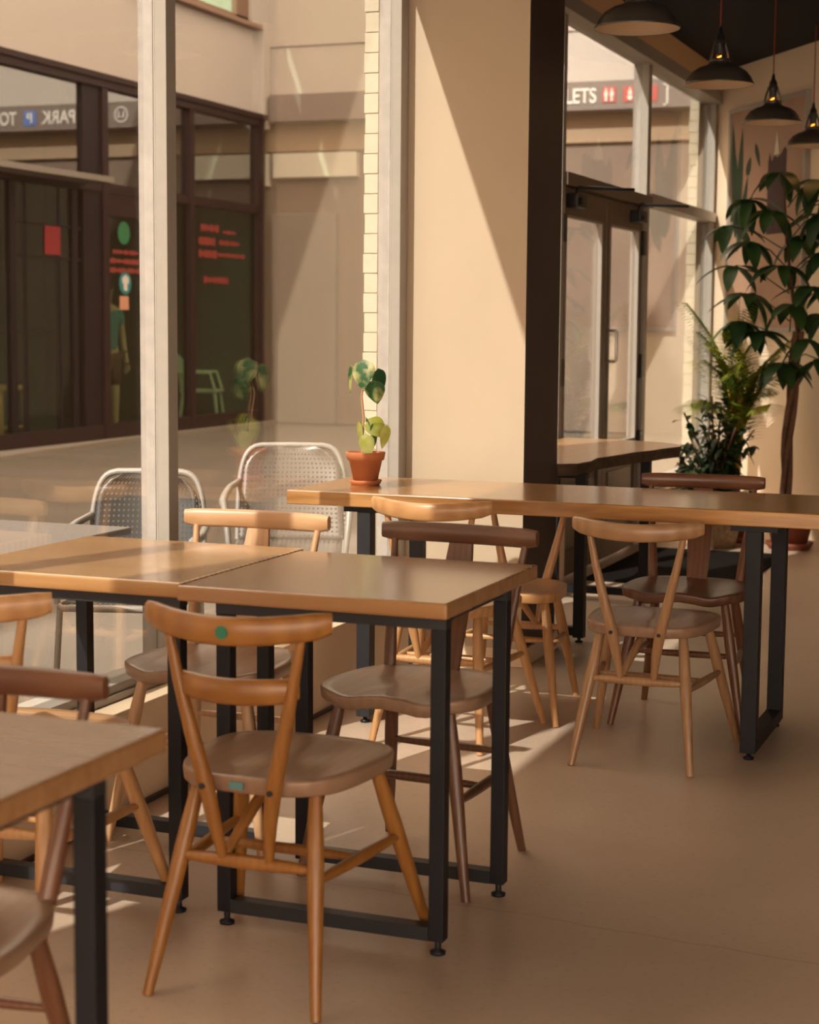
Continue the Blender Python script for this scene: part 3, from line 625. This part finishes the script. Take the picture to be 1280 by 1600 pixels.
mb.add(top+mid, [(i, n+i, n+(i+1) % n, (i+1) % n) for i in range(n)]); mb.add(mid+low, [(i, n+i, n+(i+1) % n, (i+1) % n) for i in range(n)], True); mb.add(low, [list(range(n))[::-1]])
mb.build('slab', [M_live, M_bark], lv)
for ly in (-0.59, 0.54):
    for lx in (-0.25, 0.195):
        g = MB().box(lx-0.022, lx+0.022, ly-0.022, ly+0.022, 0.022, 0.70).build('leg', M_black, lv); foot_disc(lx, ly, g)
    MB().box(-0.23, 0.175, ly-0.022, ly+0.022, 0.03, 0.065).build('floor_rail', M_black, lv)
    MB().box(-0.28, 0.22, ly-0.025, ly+0.025, 0.685, 0.702).build('top_rail', M_black, lv)

# ------------------------------------------------------------------ chairs
def leg_mb(p, q, r0=0.0125, r1=0.0175, r2=0.0105):
    p, q = V(p), V(q); pts = []; rr = []
    for k in range(10):
        t = k/9; pts.append(p.lerp(q, t)); rr.append(r0+(r1-r0)*math.sin(min(1, t/0.35)*PI/2) if t < 0.35 else r1+(r2-r1)*((t-0.35)/0.65)**1.1)
    return MB().tube(pts, rr, 14)
def spindle(p, q, r0, r1, n=14):
    p, q = V(p), V(q); return MB().tube([p.lerp(q, k/10) for k in range(11)], [r0+(r1-r0)*math.sin(PI*k/10)**0.8 if 0 < k < 10 else r0 for k in range(11)], n)
def seat_mesh(outline, ztop, thick, dish, front_wave=0.0, nr=9, fsign=1):
    # outline(theta) -> (x, y); rings from the centre out, rounded lip, flat underside
    mb = MB(); n = 56; rings = []
    def z_at(x, y, r):
        d = dish*(1-r**2)*(0.55+0.75*math.exp(-((abs(x)-0.085)/0.06)**2))
        return ztop-d-(front_wave*math.exp(-((abs(x)-0.10)/0.05)**2)*max(0, min(1, (y*fsign)/0.18)) if front_wave else 0)
    for i in range(nr+1):
        r = i/nr*0.975+0.001
        rings.append([(outline(2*PI*k/n)[0]*r, outline(2*PI*k/n)[1]*r, 0) for k in range(n)])
        rings[-1] = [(x, y, z_at(x, y, r)) for x, y, _ in rings[-1]]
    def ring(r, dz): return [(outline(2*PI*k/n)[0]*r, outline(2*PI*k/n)[1]*r, z_at(outline(2*PI*k/n)[0], outline(2*PI*k/n)[1], 1)+dz) for k in range(n)]
    rings += [ring(0.995, -0.003), ring(1.0, -0.008), ring(0.99, -thick+0.004), ring(0.97, -thick), ring(0.01, -thick)]
    vs = [p for r in rings for p in r]; fs = []
    for i in range(len(rings)-1):
        for k in range(n): fs.append((i*n+k, (i+1)*n+k, (i+1)*n+(k+1) % n, i*n+(k+1) % n))
    mb.add(vs, [f[::-1] for f in fs], True); return mb
def rail_mb(hw, yc, bow, z0, h_mid, h_end, thick=0.021, rise=0.0, nseg=16, tilt=0.0):
    # curved back rail: bows to -y in the middle (sign of bow), rounded section
    rings = []
    for k in range(nseg+1):
        a = -1+2*k/nseg; x = hw*a; y = yc-bow*(1-a*a); h = h_mid+(h_end-h_mid)*abs(a)**3; zb = z0+rise*a*a
        tx = V((hw, 2*bow*a, 0)).normalized(); nn = V((-tx.y, tx.x, 0)); t2 = thick/2; e_ = 0.0065
        if k in (0, nseg): h *= 0.82; zb += 0.006; t2 *= 0.8
        prof = [(-t2+e_, 0), (t2-e_, 0), (t2, e_), (t2, h-e_), (t2-e_, h), (-t2+e_, h), (-t2, h-e_), (-t2, e_)]
        rings.append([(x+nn.x*d+0, y+nn.y*d-tilt*(zz), zb+zz) for d, zz in prof])
    return MB().sweep(rings, True, True)
def v_chair(label, x, y, rz, mats, seatmat, two_rails=False, zs=1.0, sticker=False, group=None):    # back at -Y, faces +Y
    wz, wx = mats
    c = thing('cafe_chair', label, 'chair', (x, y, 0), rz, group); c.scale = (1, 1, zs)
    def outl(t):
        cx, sy = math.cos(t), math.sin(t); e_ = 2/3.4
        X = abs(cx)**e_*(1 if cx > 0 else -1); Y = abs(sy)**e_*(1 if sy > 0 else -1)
        return (X*(0.192+0.022*Y), Y*0.19+(0.008 if Y > 0 else 0)*(1-X*X))
    seat_mesh(outl, 0.438, 0.034, 0.012).build('seat', seatmat, c)
    yb = -0.205
    rail_mb(0.193, yb-0.0, 0.068, 0.708, 0.054, 0.048, rise=0.017).build('top_rail', wx, c)
    if two_rails: rail_mb(0.128, yb-0.002, 0.036, 0.590, 0.050, 0.044, 0.019, rise=0.008).build('lower_rail', wx, c)
    for s_ in (-1, 1):
        pts = [V((s_*0.142, yb-0.020, 0.735)), V((s_*0.122, yb-0.016, 0.63)), V((s_*0.099, yb-0.008, 0.53)), V((s_*0.073, yb+0.002, 0.425)), V((s_*0.060, yb+0.012, 0.35)), V((s_*0.050, yb+0.030, 0.272))]
        mb = MB().tube(pts, [0.009, 0.0115, 0.0145, 0.0165, 0.0145, 0.009], 14)
        bk = mb.build('back_stick', wz, c)
        MB().tube([(s_*0.072, yb-0.017, 0.420), (s_*0.072, yb-0.010, 0.420)], 0.006, 10).build('bolt', M_steel, bk)
        leg_mb((s_*0.125, -0.125, 0.412), (s_*0.180, -0.245, 0.0)).build('leg', wz, c)
        leg_mb((s_*0.150, 0.115, 0.412), (s_*0.230, 0.255, 0.0)).build('leg', wz, c)
        spindle((s_*0.150, -0.175, 0.245), (s_*0.185, 0.172, 0.245), 0.007, 0.0125).build('stretcher', wz, c)
    spindle((-0.145, -0.170, 0.265), (0.145, -0.170, 0.265), 0.008, 0.0145).build('stretcher', wz, c)
    spindle((-0.166, 0.0, 0.245), (0.166, 0.0, 0.245), 0.007, 0.0115).build('stretcher', wz, c)
    spindle((-0.01, -0.01, 0.412), (-0.05, -0.168, 0.272), 0.009, 0.012).build('brace', wz, c)
    if sticker:
        ym = yb-0.068-0.0105
        MB().tube([(0.004, ym+0.001, 0.734), (0.004, ym-0.0015, 0.734)], 0.0125, 24).build('sticker', plain('green dot', (0.02, 0.16, 0.085), 0.5), c, 'round green sticker')
        MB().box(0.004-0.03, 0.004+0.0, -0.196, -0.1925, 0.414, 0.428).build('seat_tag', plain('teal tag', (0.10, 0.24, 0.24), 0.5), c, 'small worn teal tag')
    return c
def splat_chair(label, x, y, rz, mats, seatmat, zs=1.0, group=None):     # back at +Y, faces -Y
    wz, wx = mats
    c = thing('cafe_chair', label, 'chair', (x, y, 0), rz, group); c.scale = (1, 1, zs)
    def outl(t):
        cx, sy = math.cos(t), math.sin(t); e_ = 2/3.2
        X = abs(cx)**e_*(1 if cx > 0 else -1); Y = abs(sy)**e_*(1 if sy > 0 else -1)
        return (X*(0.203-0.018*Y), Y*0.195)
    seat_mesh(outl, 0.450, 0.032, 0.012, 0.012, fsign=-1).build('seat', seatmat, c)
    rail_mb(0.212, 0.240, -0.018, 0.748, 0.048, 0.046, 0.022).build('top_rail', wx, c)
    for s_ in (-1, 1):
        p, q = V((s_*0.178, 0.244, 0.755)), V((s_*0.148, 0.155, 0.438))
        MB().tube([p.lerp(q, k/6) for k in range(7)], [0.0085, 0.0095, 0.011, 0.0125, 0.0145, 0.016, 0.0155], 14).build('back_stick', wz, c)
        leg_mb((s_*0.140, -0.125, 0.422), (s_*0.215, -0.190, 0.0)).build('leg', wz, c)
        leg_mb((s_*0.130, 0.135, 0.422), (s_*0.185, 0.235, 0.0)).build('leg', wz, c)
        spindle((s_*0.177, -0.157, 0.215), (s_*0.165, 0.187, 0.215), 0.007, 0.0125).build('stretcher', wz, c)
    spindle((-0.172, 0.0, 0.216), (0.172, 0.0, 0.216), 0.007, 0.0115).build('stretcher', wz, c)
    spindle((-0.152, 0.168, 0.26), (0.152, 0.168, 0.26), 0.007, 0.0105).build('stretcher', wz, c)
    rings = []
    for k in range(11):
        t = k/10; z = 0.758+(0.375-0.758)*t; y = 0.262+(0.150-0.262)*t; hw = 0.030+0.011*math.sin(min(1, t/0.45)*PI/2) if t < 0.45 else 0.041-0.010*(t-0.45)/0.55
        rings.append([(-hw, y-0.006, z), (hw, y-0.006, z), (hw, y+0.006, z), (-hw, y+0.006, z)])
    MB().sweep(rings, True, False).build('splat', wz, c)
    return c
v_chair('orange beech chair with two curved rails and a green dot, backed toward the camera', -1.478, 3.137, 0.005, CM_orange, M_seatbrown, True, 1.007, True)
v_chair('tan single rail chair with V back before the right end of the long table', -1.203, 5.187, 0.011, CM_tan, M_seatbrown, False, 0.969)
v_chair('sunlit honey chair with thick curved rail nearest the potted plant', -1.848, 5.190, -0.004, CM_honey, CM_honey[1], False, 1.01)
v_chair('V backed chair tucked in beyond the long table, its rail hidden by the tabletop', -1.80, 5.640, PI+0.04, CM_honey, CM_honey[1], False, 0.97)
v_chair('two railed sunlit chair at the left edge, before the pale window table', -2.086, 3.122, 0.04, CM_honey, CM_light[1], True, 1.01)
splat_chair('dark walnut chair with a broad central splat behind the brown square table', -1.462, 3.853, -0.07, CM_walnut, M_seatbrown, 1.02)
splat_chair('light beech chair with flat straight rail behind the pale window table', -2.044, 3.933, 0.02, CM_light, M_seatbrown, 1.018)
splat_chair('red brown chair with straight rail on the far side of the long table', -1.20, 5.706, 0.04, CM_red, CM_walnut[1], 1.008)
splat_chair('dark chair behind the lower left table, its thick rail rising over the tabletop', -1.577, 2.05, 0.12, CM_red, M_seatbrown, 0.965)

# ------------------------------------------------------------------ pendant lamps
M_shade = plain('grey green enamel', (0.060, 0.050, 0.042), 0.3, coat=0.3); M_shadein = plain('pale enamel inside', (0.26, 0.23, 0.20), 0.3)
M_cord = plain('red fabric cord', (0.24, 0.04, 0.022), 0.8)
M_bulb = emit('amber filament', (1.0, 0.36, 0.06), 7.0); M_bglass = glassmat('bulb glass', 0.05, (1.0, 0.72, 0.42))
spots = [(-1.53, 6.17), (-1.54, 7.70), (-1.56, 9.20), (-1.535, 10.45)]
labs = ['largest grey green pendant lamp, cut by the top edge', 'second pendant lamp from the left, hanging on a red cord', 'brown looking pendant lamp hung before the framed poster', 'farthest pendant lamp, cut by the right edge of the picture']
for i, (x, y) in enumerate(spots):
    p = thing('pendant_lamp', labs[i], 'lamp', (x, y, 2.352), 0.0, None)
    prof = [(0.150, 0.0), (0.152, 0.006), (0.146, 0.012), (0.138, 0.030), (0.118, 0.056), (0.088, 0.074), (0.056, 0.084), (0.046, 0.092), (0.043, 0.104)]
    MB().lathe(prof, n=48).build('lamp_shade', M_shade, p)
    MB().lathe([(0.149, 0.001), (0.140, 0.012), (0.134, 0.029), (0.114, 0.054), (0.085, 0.071), (0.054, 0.081), (0.040, 0.086)], n=48).build('shade_lining', M_shadein, p, 'pale enamel lining')
    mb = MB()
    for k in range(4):
        a = k*PI/2+0.5; ca, sa = math.cos(a), math.sin(a)
        mb.tube([(0.044*ca, 0.044*sa, 0.102), (0.036*ca, 0.036*sa, 0.140), (0.022*ca, 0.022*sa, 0.180)], [0.006, 0.006, 0.005], 8)
    mb.lathe([(0.044, 0.098), (0.046, 0.104), (0.042, 0.112)], n=24); mb.lathe([(0.030, 0.176), (0.026, 0.182), (0.020, 0.192)], n=24); mb.build('gallery', M_shade, p)
    MB().lathe([(0.0005, 0.250), (0.006, 0.248), (0.010, 0.222), (0.020, 0.205), (0.022, 0.180), (0.019, 0.150), (0.018, 0.132)], n=20).build('lamp_holder', M_rubberblack, p)
    b = MB().lathe([(0.018, 0.132), (0.022, 0.115), (0.030, 0.085), (0.031, 0.060), (0.022, 0.038), (0.0005, 0.030)], n=20).build('bulb', M_bglass, p)
    mb = MB(); pts = [(0.012*math.cos(k*1.9), 0.012*math.sin(k*1.9), 0.128-0.006*k) for k in range(13)]; mb.tube(pts, 0.0026, 6); mb.build('filament', M_bulb, b)
    MB().tube([(0, 0, 0.25), (0, 0, CEIL-2.352)], 0.0035, 8).build('cord', M_cord, p)
    ll = bpy.data.lights.new('bulb_light', 'POINT'); ll.energy = 0.25; ll.color = (1.0, 0.5, 0.18); ll.shadow_soft_size = 0.02
    lo = bpy.data.objects.new('bulb_light', ll); COL.objects.link(lo); lo.location = (0, 0, 0.02); lo.parent = p

# ------------------------------------------------------------------ leaves and plants
def leaf(mb, base, d, up_, length, width, curl=0.3, fold=0.2, n=7, round_=1.0, tipw=0.0):
    # blade starts at base heading along d, drooping away from up_
    d = V(d).normalized(); up_ = V(up_); side = d.cross(up_)
    if side.length < 1e-4: side = d.cross(V((1, 0, 0)))
    side.normalize(); up_ = side.cross(d).normalized()
    p = V(base); vs = []; fs = []; step = length/n; dd = d.copy()
    for i in range(n+1):
        t = i/n; wv_ = width/2*max(tipw*(1-t), (math.sin(PI*min(1, t**(0.75/round_))))**0.8 if 0 < t < 1 else 0.0)+0.0004
        uu = side.cross(dd).normalized()
        vs += [p-side*wv_+uu*wv_*fold, p.copy(), p+side*wv_+uu*wv_*fold]
        dd = (dd-up_*curl*step/length*2).normalized(); p = p+dd*step
    for i in range(n):
        a = i*3; fs += [(a, a+1, a+4, a+3), (a+1, a+2, a+5, a+4)]
    mb.add(vs, fs, True)
M_terra = plain('terracotta', (0.50, 0.17, 0.065), 0.75, noise=0.12, nscale=12); M_terrad = plain('dark terracotta', (0.20, 0.05, 0.025), 0.6)
M_soil = plain('soil', (0.03, 0.018, 0.012), 0.9, bump=0.5, nscale=60)
def pot_parts(parent, r_top, h, mat, saucer=True, soil=True):
    s_ = r_top; b = 0.018*h/0.12 if saucer else 0.0
    prof = [(0.001, b), (s_*0.62, b), (s_*0.84, h*0.72+b*0.3), (s_*0.93, h*0.72+b*0.3), (s_, h*0.98), (s_*0.99, h), (s_*0.90, h), (s_*0.86, h*0.86)]
    MB().lathe(prof, n=40).build('pot', mat, parent)
    if soil: MB().lathe([(0.001, h*0.88), (s_*0.87, h*0.87)], n=30).build('soil', M_soil, parent)
    if saucer: MB().lathe([(0.001, 0), (s_*0.70, 0), (s_*0.80, h*0.10), (s_*0.83, h*0.155), (s_*0.80, h*0.16), (s_*0.74, h*0.12), (0.001, h*0.11)], n=40).build('saucer', mat, parent)

# small potted peperomia like plant on the long table
pt = thing('potted_plant', 'small plant with round variegated leaves in a terracotta pot on the long table', 'plant', (-2.262, 5.45, 0.765))
pot_parts(pt, 0.0675, 0.112, M_terra)
stem = [(-0.012, 0, 0.10), (-0.014, 0.004, 0.16), (-0.008, 0, 0.23), (-0.018, 0.004, 0.30), (-0.008, 0, 0.345)]
MB().tube(stem, [0.0055, 0.005, 0.0045, 0.0042, 0.0035], 8).build('stem', plain('stem', (0.42, 0.22, 0.10), 0.6), pt)
ML1 = leafmat('variegated leaf', (0.035, 0.12, 0.035), (0.55, 0.52, 0.20), 0.4, 22); ML2 = leafmat('lime leaf', (0.40, 0.42, 0.06), (0.56, 0.56, 0.20), 0.45, 20)
ML3 = leafmat('deep green leaf', (0.020, 0.075, 0.025), (0.05, 0.15, 0.04), 0.25, 12)
lv_ = [((-0.004, -0.012, 0.425), (0.05, -0.45, -0.9), (0, -1, 0.35), 0.105, 0.082, ML1), ((-0.006, -0.02, 0.415), (0.0, -0.3, -1), (0, -1, 0.1), 0.085, 0.045, ML3),
       ((-0.058, 0, 0.405), (-0.18, -0.2, -1), (-0.7, -0.6, 0.2), 0.105, 0.045, ML1), ((0.045, 0, 0.395), (0.2, 0.1, -1), (0.8, -0.6, 0), 0.095, 0.055, ML3),
       ((0.028, -0.01, 0.355), (0.12, 0, -1), (0, -1, 0), 0.085, 0.075, ML1), ((0.01, 0, 0.225), (0.4, 0, -0.35), (0, -1, 0.9), 0.085, 0.070, ML2),
       ((-0.022, -0.01, 0.215), (-0.1, 0, -1), (-0.6, -0.8, 0), 0.085, 0.040, ML2), ((0.008, -0.02, 0.175), (0.08, -0.15, -1), (0, -1, 0), 0.085, 0.058, ML2),
       ((0.078, 0, 0.205), (-0.15, 0, -1), (0.6, -0.8, 0), 0.090, 0.035, ML2), ((0.0, 0.0, 0.23), (0.1, 0, -1), (-0.7, -0.6, 0), 0.08, 0.028, ML3), ((0.025, 0.0, 0.21), (0.25, 0, -1), (0.7, -0.6, 0), 0.08, 0.026, ML3)]
for (b, d, u, ln, wd, mt) in lv_:
    mb = MB(); leaf(mb, b, d, u, ln, wd, 0.25, -0.18, 9, 1.15)
    o = mb.build('leaf', mt, pt)
    top_ = V((-0.008, 0, 0.345)) if b[2] > 0.3 else V((-0.012, 0, 0.16 if b[2] < 0.2 else 0.19))
    mb = MB(); mid_ = (top_+V(b))/2+V((0, 0, 0.015)); mb.tube([top_, mid_, V(b)], 0.0013, 6); mb.build('petiole', ML2, o)

M_dgreen = leafmat('umbrella leaf', (0.014, 0.045, 0.014), (0.040, 0.095, 0.020), 0.22, 4)
M_palm = leafmat('palm leaf', (0.16, 0.26, 0.035), (0.55, 0.52, 0.08), 0.40, 3)
M_dark = leafmat('ficus leaf', (0.010, 0.030, 0.010), (0.035, 0.065, 0.018), 0.2, 5)
M_trunk = plain('brown trunk', (0.12, 0.055, 0.03), 0.8, noise=0.3, nscale=20)
M_ystem = plain('yellow palm stem', (0.55, 0.30, 0.03), 0.5)
# tall money tree
tree = thing('money_tree', 'tall plant with broad dark palmate leaves and braided trunk at the right edge', 'plant', (-1.585, 10.38, 0))
pot_parts(tree, 0.17, 0.26, M_terrad)
for k in range(3):
    pts = [(0.022*math.cos(k*2.094+z*5)-0.03+0.06*max(0, z-0.6), 0.022*math.sin(k*2.094+z*5), z) for z in [0.2+0.12*i for i in range(10)]]
    MB().tube(pts, 0.017, 8).build('trunk', M_trunk, tree)
rnd = random.Random(11)
MB().tube([(0.015, 0, 1.26), (-0.03, 0.02, 1.5), (-0.07, 0, 1.8), (-0.10, 0.02, 2.15)], [0.014, 0.011, 0.009, 0.006], 8).build('stem', M_trunk, tree)
nod = [(-0.12, 0, 2.20), (0.08, 0.05, 2.16), (-0.30, 0, 2.05), (-0.16, -0.05, 1.98), (-0.42, 0.02, 1.90), (0.12, -0.04, 1.96), (-0.26, -0.08, 1.80), (0.02, 0, 1.84), (-0.36, -0.05, 1.66), (0.16, 0, 1.74),
       (-0.08, -0.08, 1.66), (-0.30, 0.0, 1.50), (0.10, -0.05, 1.54), (-0.34, 0.05, 1.34), (-0.02, -0.06, 1.44), (0.16, 0.0, 1.38), (-0.22, 0, 1.28), (0.06, 0, 1.24), (0.14, -0.03, 1.12), (-0.06, -0.08, 1.10), (0.2, 0, 2.05), (0.22, 0, 1.55)]
mb = MB(); ms = MB()
for (x, y, z) in nod:
    c = V((x, y, z)); s0 = V((-0.03-0.05*(z-1.3), 0.01, max(1.12, z-0.16))); ms.tube([s0, (s0+c)/2+V((0, 0, 0.03)), c], 0.004, 6)
    nl = rnd.choice((5, 6, 7)); a0 = rnd.uniform(0, 6.28)
    for k in range(nl):
        a = a0+2*PI*k/nl; d = V((math.cos(a), math.sin(a), rnd.uniform(-0.5, 0.15)))
        leaf(mb, c, d, (0, 0, 1), rnd.uniform(0.19, 0.28), rnd.uniform(0.070, 0.105), rnd.uniform(0.3, 0.75), 0.22, 7)
mb.build('leaves', M_dgreen, tree); ms.build('leaf_stems', M_dgreen, tree)
# areca palm
palm = thing('areca_palm', 'yellow green feathery palm in the sunlight by the corner glass', 'plant', (-1.96, 10.60, 0))
pot_parts(palm, 0.16, 0.24, M_terrad)
mb = MB(); ms = MB()
for k in range(30):
    a = 2*PI*k/30*3.0+rnd.uniform(-0.2, 0.2); reach = rnd.uniform(0.16, 0.38); hgt = rnd.uniform(0.80, 1.50)
    if k % 4 == 0: reach *= 0.5; hgt += 0.08
    pts = [V((0.03*math.cos(a), 0.03*math.sin(a), 0.2)).lerp(V((reach*math.cos(a), reach*math.sin(a), hgt)), t)+V((0, 0, 0.35*math.sin(PI*t)*0.5))-V((math.cos(a), math.sin(a), 0))*0.10*math.sin(PI*t) for t in [i/14 for i in range(15)]]
    ms.tube(pts[:9], 0.006, 6); mb.tube(pts[8:], 0.0025, 5)
    for i in range(6, 15):
        d = (pts[i]-pts[i-1]).normalized(); sd = d.cross(V((0, 0, 1))).normalized()
        for s_ in (-1, 1):
            for j in (0, 0.33, 0.66):
                b = pts[i-1].lerp(pts[i], j); leaf(mb, b, d*0.75+sd*s_*0.9+V((0, 0, 0.15)), (0, 0, 1), 0.25*(1-0.45*abs((i-9)/6)), 0.019, 0.5, 0.1, 4)
mb.build('fronds', M_palm, palm); ms.build('frond_stems', M_ystem, palm, 'yellow orange frond stems')
# low bushy ficus on a wicker stand
M_wick = plain('tan wicker', (0.22, 0.14, 0.075), 0.8, noise=0.3, nscale=60, bump=0.5)
fic = thing('bushy_plant', 'low dark bushy plant in a brown basket in front of the palm', 'plant', (-2.02, 10.28, 0))
MB().lathe([(0.001, 0.0), (0.13, 0.0), (0.16, 0.15), (0.15, 0.33), (0.155, 0.34), (0.14, 0.34), (0.13, 0.26)], n=32).build('basket', M_wick, fic)
MB().lathe([(0.001, 0.29), (0.135, 0.29)], n=24).build('soil', M_soil, fic)
mb = MB(); ms = MB()
for k in range(38):
    a = rnd.uniform(0, 6.28); r = rnd.uniform(0.03, 0.30); h = rnd.uniform(0.46, 0.92)-r*0.6
    q = V((r*math.cos(a), r*math.sin(a), h)); ms.tube([(0, 0, 0.28), (q.x*0.4, q.y*0.4, h*0.7), q], 0.006, 6)
    for j in range(22):
        t = rnd.uniform(0.35, 1.0); b = V((0, 0, 0.28)).lerp(q, t)+V((rnd.uniform(-0.04, 0.04), rnd.uniform(-0.04, 0.04), rnd.uniform(-0.03, 0.04)))
        leaf(mb, b, (rnd.uniform(-1, 1), rnd.uniform(-1, 1), rnd.uniform(-0.5, 0.7)), (0, 0, 1), rnd.uniform(0.065, 0.11), rnd.uniform(0.030, 0.045), 0.4, 0.2, 4)
mb.build('leaves', M_dark, fic); ms.build('stems', M_trunk, fic)

# framed poster on the back wall: sunset ground, plain dark leaves and a dark block
po = thing('framed_poster', 'tall framed poster with dark leaf shapes on a tan ground on the back wall', 'picture', (0, 0, 0))
wallbox(MB(), 0.415, 1.49, 0.004, 0.020, 1.30, 2.73).build('print', plain('tan print', (0.36, 0.22, 0.15), 0.5, noise=0.15, nscale=1.5), po)
fr = MB()
for (a, b, z0, z1) in ((0.385, 0.415, 1.27, 2.76), (1.49, 1.52, 1.27, 2.76), (0.415, 1.49, 2.73, 2.76), (0.415, 1.49, 1.27, 1.30)): wallbox(fr, a, b, 0.003, 0.035, z0, z1)
fr.build('frame', M_frame, po)
def wl(t, z, d=0.022): p = C0+DW*t+NW*d; return V((p.x, p.y, z))
mb = MB()
for (t0, z0, t1, z1, wd) in ((0.35, 1.9, 0.27, 2.66, 0.09), (0.36, 1.9, 0.42, 2.62, 0.10), (0.34, 1.9, 0.33, 2.45, 0.10), (0.38, 1.8, 0.52, 2.30, 0.09), (0.46, 2.05, 0.60, 2.16, 0.07), (0.50, 2.3, 0.56, 2.42, 0.07), (0.62, 2.5, 0.70, 2.34, 0.05)):
    A, B = wl(t0+0.16, z0), wl(t1+0.16, z1); leaf(mb, A, B-A, V((NW.x, NW.y, 0)), (B-A).length, wd, 0.0, 0.0, 8)
mb.build('leaf_print', plain('printed dark leaves', (0.018, 0.040, 0.018), 0.6), po)
mb = MB()
pp = [(0.74, 1.9), (0.74, 2.36), (0.76, 2.42), (0.79, 2.36), (0.83, 2.40), (0.87, 2.38), (0.92, 2.40), (0.97, 2.44), (1.0, 2.42), (1.0, 1.9)]
mb.add([wl(t+0.24, z) for t, z in pp], [list(range(len(pp)))]); mb.build('block_print', plain('printed dark block', (0.05, 0.02, 0.02), 0.6), po)
mb = MB(); mb.add([wl(1.06, 2.40, 0.023), wl(1.14, 2.40, 0.023), wl(1.105, 2.55, 0.023)], [(0, 1, 2)]); mb.build('peak_print', plain('printed white peak', (0.62, 0.55, 0.45), 0.6), po)
